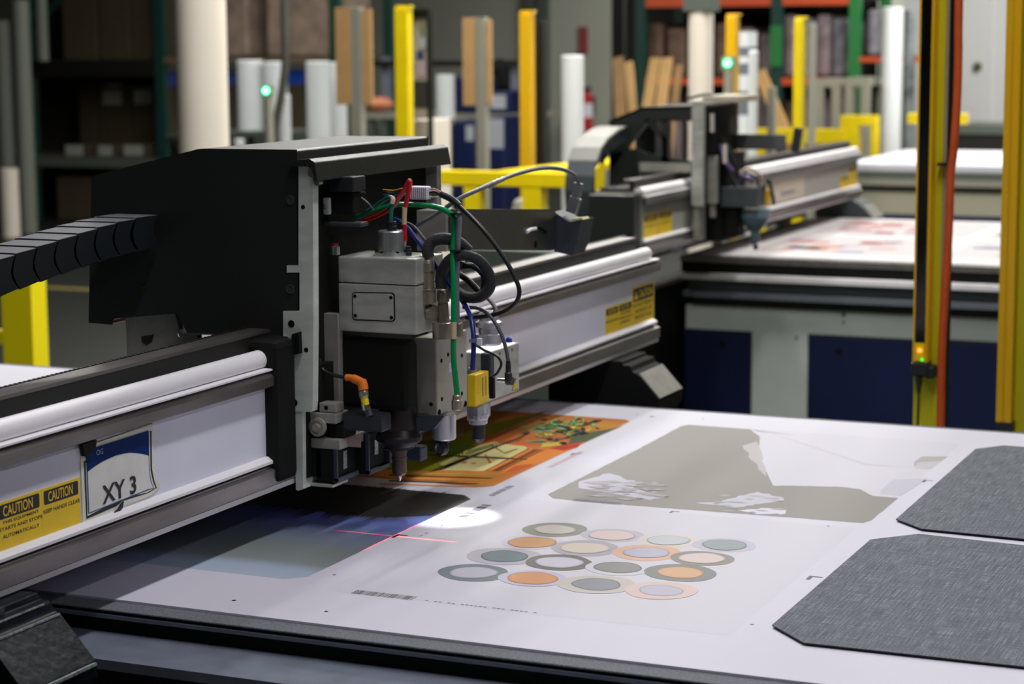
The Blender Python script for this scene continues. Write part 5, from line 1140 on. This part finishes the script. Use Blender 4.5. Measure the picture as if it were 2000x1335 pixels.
# yellow and orange posts
def ypost(px0, px1, pyt, y, m, label, cap=True):
    a = U(px0, 150, 'y', y); b_ = U(px1, 150, 'y', y); zt_ = U(px0, pyt, 'y', y).z
    t = thing('guard_post', label, 'post', ((a.x+b_.x)/2, y, FLOOR))
    MB().box(a.x, b_.x, y, y+.07, FLOOR+.012, zt_, m).build('post_tube', t, bevel=.006)
    MB().box(a.x-.05, b_.x+.05, y-.04, y+.11, FLOOR, FLOOR+.0115, m).build('base_plate', t)
    if cap: MB().box(a.x+.004, b_.x+.018, y+.01, y+.05, zt_+.0005, zt_+.014, m).build('end_cap', t, bevel=.003)
    return t
ypost(771, 797, 16, 10.8, M_yel, 'tall bright yellow post beside the black-framed notice')
ypost(1014, 1036, 26, 10.8, M_gold, 'tall orange-yellow post with a black profile behind it')
ypost(1416, 1437, 32, 11.8, M_gold, 'orange-yellow post with a green lamp, right of the slim column')
ypost(1549, 1567, 38, 11.0, M_yel, 'bright yellow post before the orange racks')
a = U(1041, 150, 'y', 11.0); b_ = U(1062, 150, 'y', 11.0)
MB().box(a.x, b_.x, 11.0, 11.05, FLOOR, U(1050, 42, 'y', 11).z, mat('black_profile', (24, 23, 18), .5)).build('black_post', bevel=.003, **T('black profile post right of the orange-yellow post', 'post'))
a = U(801, 150, 'y', 11.0); b_ = U(838, 150, 'y', 11.0); zt_ = U(820, 35, 'y', 11).z; zb_ = U(820, 232, 'y', 11.0).z
nb = thing('notice_frame', 'tall black frame with paper notices fixed beside the yellow post', 'notice board', ((a.x+b_.x)/2, 11.0, FLOOR))
MB().box(a.x, a.x+.012, 11.0, 11.05, zb_, zt_, M_blackm).box(b_.x-.012, b_.x, 11.0, 11.05, FLOOR, zt_, M_blackm).box(a.x, b_.x, 10.99, 11.05, zt_, zt_+.05, M_blackm).build('frame', nb)
mb = MB().box(a.x+.013, b_.x-.013, 11.02, 11.03, zb_, zt_-.01, mat('notice_paper', (168, 160, 150), .6, noise=.2, nscale=14))
for (p0, q0, p1, q1, c_) in ((818, 70, 833, 95, (170, 176, 180)), (815, 100, 828, 116, (50, 70, 120)), (816, 118, 834, 150, (178, 162, 170)), (806, 158, 836, 210, (60, 64, 60)), (822, 52, 830, 72, (120, 134, 106))):
    u0 = U(p0, q0, 'y', 11.02); u1 = U(p1, q1, 'y', 11.02); mb.box(u0.x, u1.x, 11.012, 11.018, u1.z, u0.z, C(c_))
mb.build('paper_notices', nb)
bgbox('white_cabinet', 802, 234, 838, 300, 11.2, .3, M_post, 'small white-topped cabinet under the black notice frame', 'cabinet', to_floor=True)
# yellow guard bench frames
def frame(label, pieces, y, ctr):
    t = thing('safety_barrier', label, 'safety barrier', (U(ctr, 350, 'y', y).x, y+.05, FLOOR))
    for (p0, q0, p1, q1, fl) in pieces:
        a = U(p0, (q0+q1)/2, 'y', y); b_ = U(p1, (q0+q1)/2, 'y', y); z1_ = U((p0+p1)/2, q0, 'y', y).z; z0_ = FLOOR if fl else U((p0+p1)/2, q1, 'y', y).z
        MB().box(a.x, b_.x, y+(.0 if not fl else .005), y+.10, z0_, z1_, M_yel).build('guard_upright' if fl else 'guard_rail', t, bevel=.004)
    return t
f1 = frame('yellow guard frame behind the near cutting head, with two uprights', [(852, 336, 1112, 364, False), (904, 364, 934, 400, True), (1018, 364, 1055, 405, True)], 9.6, 980)
MB().prism([(U(950, 330, 'y', 9.6).x, 9.75), (U(1050, 330, 'y', 9.6).x, 9.75), (U(1090, 330, 'y', 9.6).x, 11.2), (U(1010, 330, 'y', 9.6).x, 11.2)], 'z', U(980, 336, 'y', 9.6).z-.03, U(980, 336, 'y', 9.6).z, M_yel).build('guard_rail', f1)
f2 = frame('yellow guard frame behind the middle gantry with stepped rail', [(1455, 252, 1650, 280, False), (1640, 226, 1676, 300, True), (1676, 226, 1712, 245, False), (1700, 246, 1712, 300, True), (1475, 281, 1492, 330, True)], 16.75, 1580)
MB().prism([(U(1478, 250, 'y', 16.75).x, 16.86), (U(1545, 250, 'y', 16.75).x, 16.86), (U(1560, 250, 'y', 16.75).x, 16.98), (U(1500, 250, 'y', 16.75).x, 16.98)], 'z', U(1500, 255, 'y', 16.75).z-.02, U(1500, 255, 'y', 16.75).z+.01, mat('pale_yellow', (220, 205, 90), .5)).build('guard_rail', f2)
a = U(1772, 232, 'y', 15.3); b_ = U(1888, 232, 'y', 15.3); zr_ = U(1830, 242, 'y', 15.3).z
MB().box(a.x, b_.x, 15.3, 15.37, zr_, zr_+.075, M_yel).build('guard_rail', t3, bevel=.004, label='yellow rail above the far table')
for xx in (a.x+.25, b_.x-.3): MB().box(xx, xx+.03, 15.32, 15.35, .0005, zr_-.0005, M_postg).build('rail_leg', t3)
# shelf with bins, workbench
YW = 17.0
bn = thing('workbench', 'grey steel workbench against the grey wall behind the yellow posts', 'workbench', (U(820, 240, 'y', YW).x, YW, FLOOR))
a = U(715, 236, 'y', YW); b_ = U(1000, 236, 'y', YW); zt_ = U(860, 222, 'y', YW).z
MB().box(a.x, b_.x, YW, YW+1.05, zt_-.05, zt_, M_postg).build('bench_top', bn)
for px in (722, 748, 850, 995): c = U(px, 260, 'y', YW); MB().box(c.x-.03, c.x+.03, YW+.02, YW+.08, FLOOR, zt_-.051, M_rackgrey).build('bench_leg', bn)
c = U(752, 130, 'y', YW+.6); MB().box(c.x-.04, c.x+.04, YW+.6, YW+.66, zt_+.001, U(752, 112, 'y', YW).z, M_ledge).build('bench_upright', bn)
MB().box(U(725, 120, 'y', YW+.6).x, U(1010, 120, 'y', YW+.6).x, YW+.55, YW+.6, U(800, 130, 'y', YW+.6).z, U(800, 118, 'y', YW+.6).z, M_dark).build('hanging_rail', bn)
c1 = U(1004, 125, 'y', YW+.6); MB().box(c1.x-.04, c1.x+.04, YW+.61, YW+.66, zt_+.001, c1.z, M_ledge).build('bench_upright', bn)
def blob(name, px, py, y, rx, rz, m, label, cat):
    c = U(px, py, 'y', y); mb = MB(); n = 14; prof = [(rx*math.sin(math.pi*k/8)*(1+.08*math.sin(k*2.1)), rz*(1-math.cos(math.pi*k/8))) for k in range(9)]
    mb.lathe(prof, (c.x, c.y, zt_+.004), m, (.0, 0, 1), 14, caps=False); return mb.build(name, **T(label, cat))
M_glove = mat('orange_brown_fabric', (206, 130, 96), .8, noise=.2, nscale=20)
blob('work_glove', 738, 210, YW+.2, .15, .07, M_glove, 'orange-brown work glove heap on the bench between the tan panels and yellow post', 'glove')
blob('work_glove', 810, 210, YW+.2, .1, .065, M_glove, 'orange-brown work glove heap on the bench under the black notice frame', 'glove')
def bin_(p0, q0, p1, q1, y, lab, label, zb_=None):
    a = U(p0, q0, 'y', y); b_ = U(p1, q1, 'y', y); zb_ = b_.z if zb_ is None else zb_
    t = thing('blue_bin', label, 'bin', ((a.x+b_.x)/2, y+.2, zb_))
    MB().box(a.x, b_.x, y, y+.45, zb_+.001, a.z, M_blue).build('bin_body', t, bevel=.02)
    if lab:
        u0 = U(lab[0], lab[1], 'y', y); u1 = U(lab[2], lab[3], 'y', y); MB().box(u0.x, u1.x, y-.004, y-.0005, u1.z, u0.z, mat('bin_label', (176, 180, 190), .6)).build('paper_label', t)
bin_(884, 150, 932, 215, YW+.1, None, 'dark blue bin on the bench behind the right beige post', zt_)
bin_(945, 178, 996, 216, YW+.1, (958, 185, 988, 212), 'blue bin with white label on the bench, left of the orange-yellow post', zt_)
bin_(884, 235, 930, 300, YW-.5, (910, 245, 926, 275), 'blue bin standing on the floor before the bench, left of the right beige post', FLOOR)
bin_(946, 228, 986, 312, YW-.5, (956, 232, 984, 290), 'blue bin with large white label on the floor before the bench', FLOOR)
bgbox('grey_cabinet', 846, 232, 882, 330, YW-.4, .4, M_postg, 'grey cabinet between the yellow post and the blue bins', 'cabinet', to_floor=True)
blob('black_helmet', 976, 150, YW+.82, .13, .24, M_blackm, 'black rounded bag on the bench above the labelled blue bin', 'bag')
bpy.data.objects['black_helmet'].name = 'black_bag'
# door, sign, extinguisher on the grey wall
YWL = 24.0
def onwall(p0, q0, p1, q1, d, m, name, parent=None, **k):
    a = U(p0, q0, 'y', YWL); b_ = U(p1, q1, 'y', YWL); return MB().box(a.x, b_.x, YWL-d, YWL-.001, b_.z, a.z, m).build(name, parent, **k)
for px in (1038, 1066):
    a = U(px, 60, 'y', YWL); MB().box(a.x-.06, a.x+.06, YWL-.08, YWL-.001, FLOOR, 4.19, M_rackgrey).build('trim_2', kind='structure')
onwall(1131, 52, 1149, 104, .02, mat('faded_red_sign', (140, 62, 66), .6), 'wall_sign', **T('small faded red upright sign on the grey wall above the tall white roll', 'sign'))
c = U(1143, 200, 'y', YWL-.25); t = thing('fire_extinguisher', 'red and white fire extinguisher on the wall right of the tall white roll', 'fire extinguisher', (c.x, c.y, U(1143, 256, 'y', YWL-.25).z))
z0_ = U(1143, 256, 'y', YWL-.25).z; z1_ = U(1143, 178, 'y', YWL-.25).z; M_ext = mat('extinguisher_red', (170, 30, 36), .4)
MB().lathe([(.09, z0_), (.09, z1_-.06), (.03, z1_)], (c.x, c.y, 0), M_ext, n=20).build('cylinder', t)
MB().lathe([(.092, z0_+(z1_-z0_)*.351), (.092, z0_+(z1_-z0_)*.699)], (c.x, c.y, 0), M_white, n=20).build('white_band', t)
MB().box(c.x-.05, c.x+.07, c.y-.02, c.y+.02, z1_+.001, z1_+.05, M_blackm).build('valve', t)
MB().box(c.x-.03, c.x+.03, c.y+.092, YWL-.001, z0_+.2, z0_+.4, M_blackm).build('wall_bracket', t)
bgbox('dark_column', 1194, -250, 1218, 330, 20.5, .3, M_dark, 'black steel column left of the wooden boards', 'column', to_floor=True)
bgbox('grey_column', 1222, -250, 1240, 330, 20.3, .2, M_postg, 'pale grey steel column beside the black one', 'column', to_floor=True)
# right pallet rack with orange beams
YO = 18.6
rk2 = thing('pallet_rack', 'pallet rack with orange beams filling the upper middle right', 'rack', (U(1450, 150, 'y', YO).x, YO, FLOOR))
for px, m in ((1250, M_green), (1516, M_green), (1668, M_green2)):
    a = U(px, 100, 'y', YO)
    for dy in (0, 1.1): MB().box(a.x-.05, a.x+.05, YO+dy, YO+dy+.08, FLOOR, 3.6, m).build('rack_upright', rk2)
a = U(1516, 100, 'y', YO-.01); MB().box(a.x-.055, a.x+.055, YO-.02, YO-.001, U(1516, 130, 'y', YO).z, U(1516, 50, 'y', YO).z, M_green2).build('green_sleeve', rk2)
for (pxa, pxb, pya, pyb) in ((1250, 1668, -8, 12), (1250, 1668, 152, 166), (1668, 1800, 112, 122)):
    a = U(pxa, (pya+pyb)/2, 'y', YO); b_ = U(pxb, (pya+pyb)/2, 'y', YO); z1_ = U(1450, pya, 'y', YO).z; z0_ = U(1450, pyb, 'y', YO).z
    MB().box(a.x, b_.x, YO+.01, YO+.07, z0_, z1_, M_orange).build('rack_beam', rk2)
    MB().box(a.x, b_.x, YO+.08, YO+1.1, z1_-.03, z1_, M_box).build('shelf_deck', rk2)
a = U(1222, 100, 'y', YO+1.2); b_ = U(1712, 100, 'y', YO+1.2); MB().box(a.x, b_.x, YO+1.2, YO+1.23, FLOOR, 4.0, mat('deep_shelf_shade', (40, 38, 34), .8)).build('rack_shade_panel', rk2)  # dark sheet added behind the stock as deep shelf shade
zo1 = U(1450, 152, 'y', YO).z; zo0 = U(1450, -8, 'y', YO).z
M_stk = [mat('stock_mauve', (128, 112, 116), .5, noise=.4, nscale=7), mat('stock_brown', (104, 80, 66), .6, noise=.35, nscale=6), mat('stock_grey', (110, 108, 116), .5, noise=.45, nscale=9)]
xl = [1262, 1300, 1345, 1395, 1440, 1480, 1512]
def bundle(pa, pb_, pt_, zb_, y, m, label, g): 
    a = U(pa, pt_, 'y', y); b_ = U(pb_, pt_, 'y', y); return MB().box(a.x, b_.x, y, y+.7, zb_+.001, a.z, m).build('wrapped_bundle', bevel=.04, **T(label, 'bundle', g))
names1 = ['beside the pale column', 'behind the slim column', 'left of the green lamp', 'behind the orange-yellow post', 'behind the thin white tube', 'left of the green upright']
for i in range(6): bundle(xl[i], xl[i+1]-6, 45+10*(i % 3), zo1, YO+.15, M_stk[1 if i < 4 else 0], f'dark wrapped stock on the orange rack, {names1[i]}', 'stock on the orange rack')
for i, (pa, pb_) in enumerate(((1530, 1556), (1558, 1592), (1594, 1622), (1624, 1650))): bundle(pa, pb_, 28+8*(i % 2), zo1, YO+.1, M_stk[(0, 2)[i % 2]], 'mauve wrapped stock on the orange rack, ' + ('next to the green upright', 'behind the bright yellow post', 'right of the bright yellow post', 'beside the bright green upright')[i], 'stock on the orange rack')
bundle(1692, 1712, 18, U(1450, 112, 'y', YO).z, YO+.1, M_stk[2], 'grey wrapped stock between the green upright and the tall off-white roll', 'stock on the orange rack')
for i, (pa, pb_) in enumerate(((1262, 1330), (1340, 1420), (1430, 1505), (1530, 1590), (1600, 1660))): bundle(pa, pb_, 190+6*(i % 2), FLOOR, YO+.2, M_stk[1 if i % 2 else 0], 'dark stock on the floor under the orange rack, ' + ('behind the leaning boards', 'behind the slim column', 'behind the diagonal plank', 'behind the grey trolleys', 'behind the right grey trolley')[i], 'stock under the orange rack')
for i, (pa, pb_) in enumerate(((1266, 1330), (1340, 1420), (1534, 1650))): bundle(pa, pb_, -110, zo0, YO+.1, M_stk[1], 'brown stock on the top level of the orange rack, ' + ('leftmost', 'middle', 'rightmost')[i], 'stock on the orange rack')
# leaning wood boards
def plank(p0, q0, p1, q1, w_, y, label, m=M_card, lean=.25, floor=True):
    a = U(p0, q0, 'y', y+lean); b_ = U(p1, q1, 'y', y); d = (b_-a); 
    if floor: b_ = a+d*((FLOOR+.03-a.z)/d.z)
    return MB().bar(a, b_, w_, .03, m).build('wooden_board', bevel=.003, **T(label, 'board'))
YT = 17.2

M_wood = [mat('light_wood', (196, 154, 96), .7, noise=.1, nscale=5), mat('darker_wood', (158, 122, 78), .7, noise=.12, nscale=5)]
plank(1207, 113, 1212, 225, .10, YT, 'short brownish board leaning, leftmost beside the pale column', M_wood[1])
plank(1228, 122, 1236, 220, .07, YT-.9, 'light board leaning just right of the pale column', M_wood[0])
plank(1280, 114, 1264, 212, .09, YT, 'light board leaning left, third in the row', M_wood[0])
plank(1303, 114, 1290, 212, .09, YT-1.2, 'light board leaning left, fourth in the row', M_wood[0])
plank(1326, 128, 1316, 212, .06, YT-.6, 'darker board leaning beside the slim column', M_wood[1])
plank(1483, 140, 1530, 250, .10, 17.12, 'light wooden plank leaning diagonally right of the thin white tube', M_wood[0], .12)
# grey trolley frames before the orange rack
def trolley(p0, p1, qt, y, label):
    a = U(p0, qt, 'y', y); b_ = U(p1, qt, 'y', y); t = thing('trolley_frame', label, 'trolley', ((a.x+b_.x)/2, y, FLOOR))
    for xx in (a.x, b_.x-.07):
        for dy in (0, .5): MB().box(xx, xx+.07, y+dy, y+dy+.06, FLOOR, a.z, M_postg).build('trolley_upright', t)
    MB().box(a.x, b_.x, y, y+.56, a.z+.001, a.z+.07, M_postg).build('trolley_top', t)
    MB().box(a.x, b_.x, y, y+.56, FLOOR+.3, FLOOR+.35, M_postg).build('trolley_shelf', t)
trolley(1592, 1641, 170, 17.4, 'grey metal trolley frame behind the stepped yellow rail, left of two')
trolley(1650, 1698, 168, 17.4, 'grey metal trolley frame behind the stepped yellow rail, right of two')
bgbox('grey_post', 1578, 45, 1590, 250, 14.0, .06, M_postg, 'slim grey post right of the bright yellow post', 'post', to_floor=True)
bgbox('grey_post', 1498, 170, 1512, 260, 14.0, .06, M_postg, 'low grey post behind the diagonal plank', 'post', to_floor=True)
# stacked pale packs behind the second head (strip of white and dark)
a = U(1440, 60, 'y', 13.4); b_ = U(1461, 60, 'y', 13.4)
t = thing('striped_column', 'narrow stack of pale and dark packs behind the thin white tube', 'stack', ((a.x+b_.x)/2, 13.5, FLOOR))
ys = [62, 92, 110, 124, 146, 178, 225, 262]
for i in range(7):
    MB().box(a.x, b_.x, 13.4, 13.6, U(1450, ys[i+1], 'y', 13.4).z+.001, U(1450, ys[i], 'y', 13.4).z, M_roll if i % 2 == 0 else M_ledge).build('pack', t)
MB().box(a.x, b_.x, 13.4, 13.6, FLOOR, U(1450, 262, 'y', 13.4).z, M_postg).build('stand', t)
# white wall / door at the right
YV = 20.6
a = U(1765, 100, 'y', YV); b_ = U(2100, 100, 'y', YV)
MB().box(a.x, b_.x+4, YV, YV+.15, FLOOR, 4.19, M_wallw).build('wall_right_partition', kind='structure')
bpy.data.objects['wall_right_partition'].name = 'wall_partition'
x0_, x1_ = U(1862, 100, 'y', YV).x, U(1935, 100, 'y', YV).x
dr = MB().box(x0_, x1_, YV-.04, YV-.001, FLOOR, 1.9, M_wallw).build('door_1', kind='structure')
c = U(1909, 130, 'y', YV-.04); MB().lathe([(.045, 0), (.045, .02), (.03, .05)], c, mat('old_brass_knob', (96, 96, 70), .4, .5), (0, -1, 0), 16).build('door_handle', dr)
bgcyl('fabric_hanging', 1762, 20, 1786, 17.9, mat('mottled_grey_stuff', (110, 116, 116), .6, noise=.7, nscale=5), 'mottled grey rolled bundle just left of the light curtain', 'roll')
bpy.data.objects['fabric_hanging'].name = 'mottled_roll'
# far machine on the right above the third table
fm = thing('press_bed', 'dark low machine bed behind the third table at right', 'machine', (U(1920, 260, 'y', 18.6).x, 19.0, FLOOR))
a = U(1868, 262, 'y', 18.6); b_ = U(2060, 262, 'y', 18.6)
MB().box(a.x, b_.x, 18.6, 19.4, U(1920, 262, 'y', 18.6).z, U(1920, 244, 'y', 18.6).z, M_rackgrey).build('machine_top', fm)
MB().box(a.x, b_.x, 18.62, 19.4, FLOOR, U(1920, 262, 'y', 18.6).z-.001, M_dark).build('machine_base', fm)
# equipment seen between the near head and the beam's far end
bgbox('grey_tank', 988, 384, 1040, 440, 10.3, .3, M_postg, 'grey rounded tank top behind the camera arm', 'tank', bev=.08, to_floor=True)
bgbox('equipment_cart', 905, 488, 1085, 560, 7.2, .5, M_rackgrey, 'low grey equipment cart behind the arm plate', 'cart', to_floor=True)
ec = bpy.data.objects['equipment_cart']
c = U(1100, 350, 'y', 9.9)
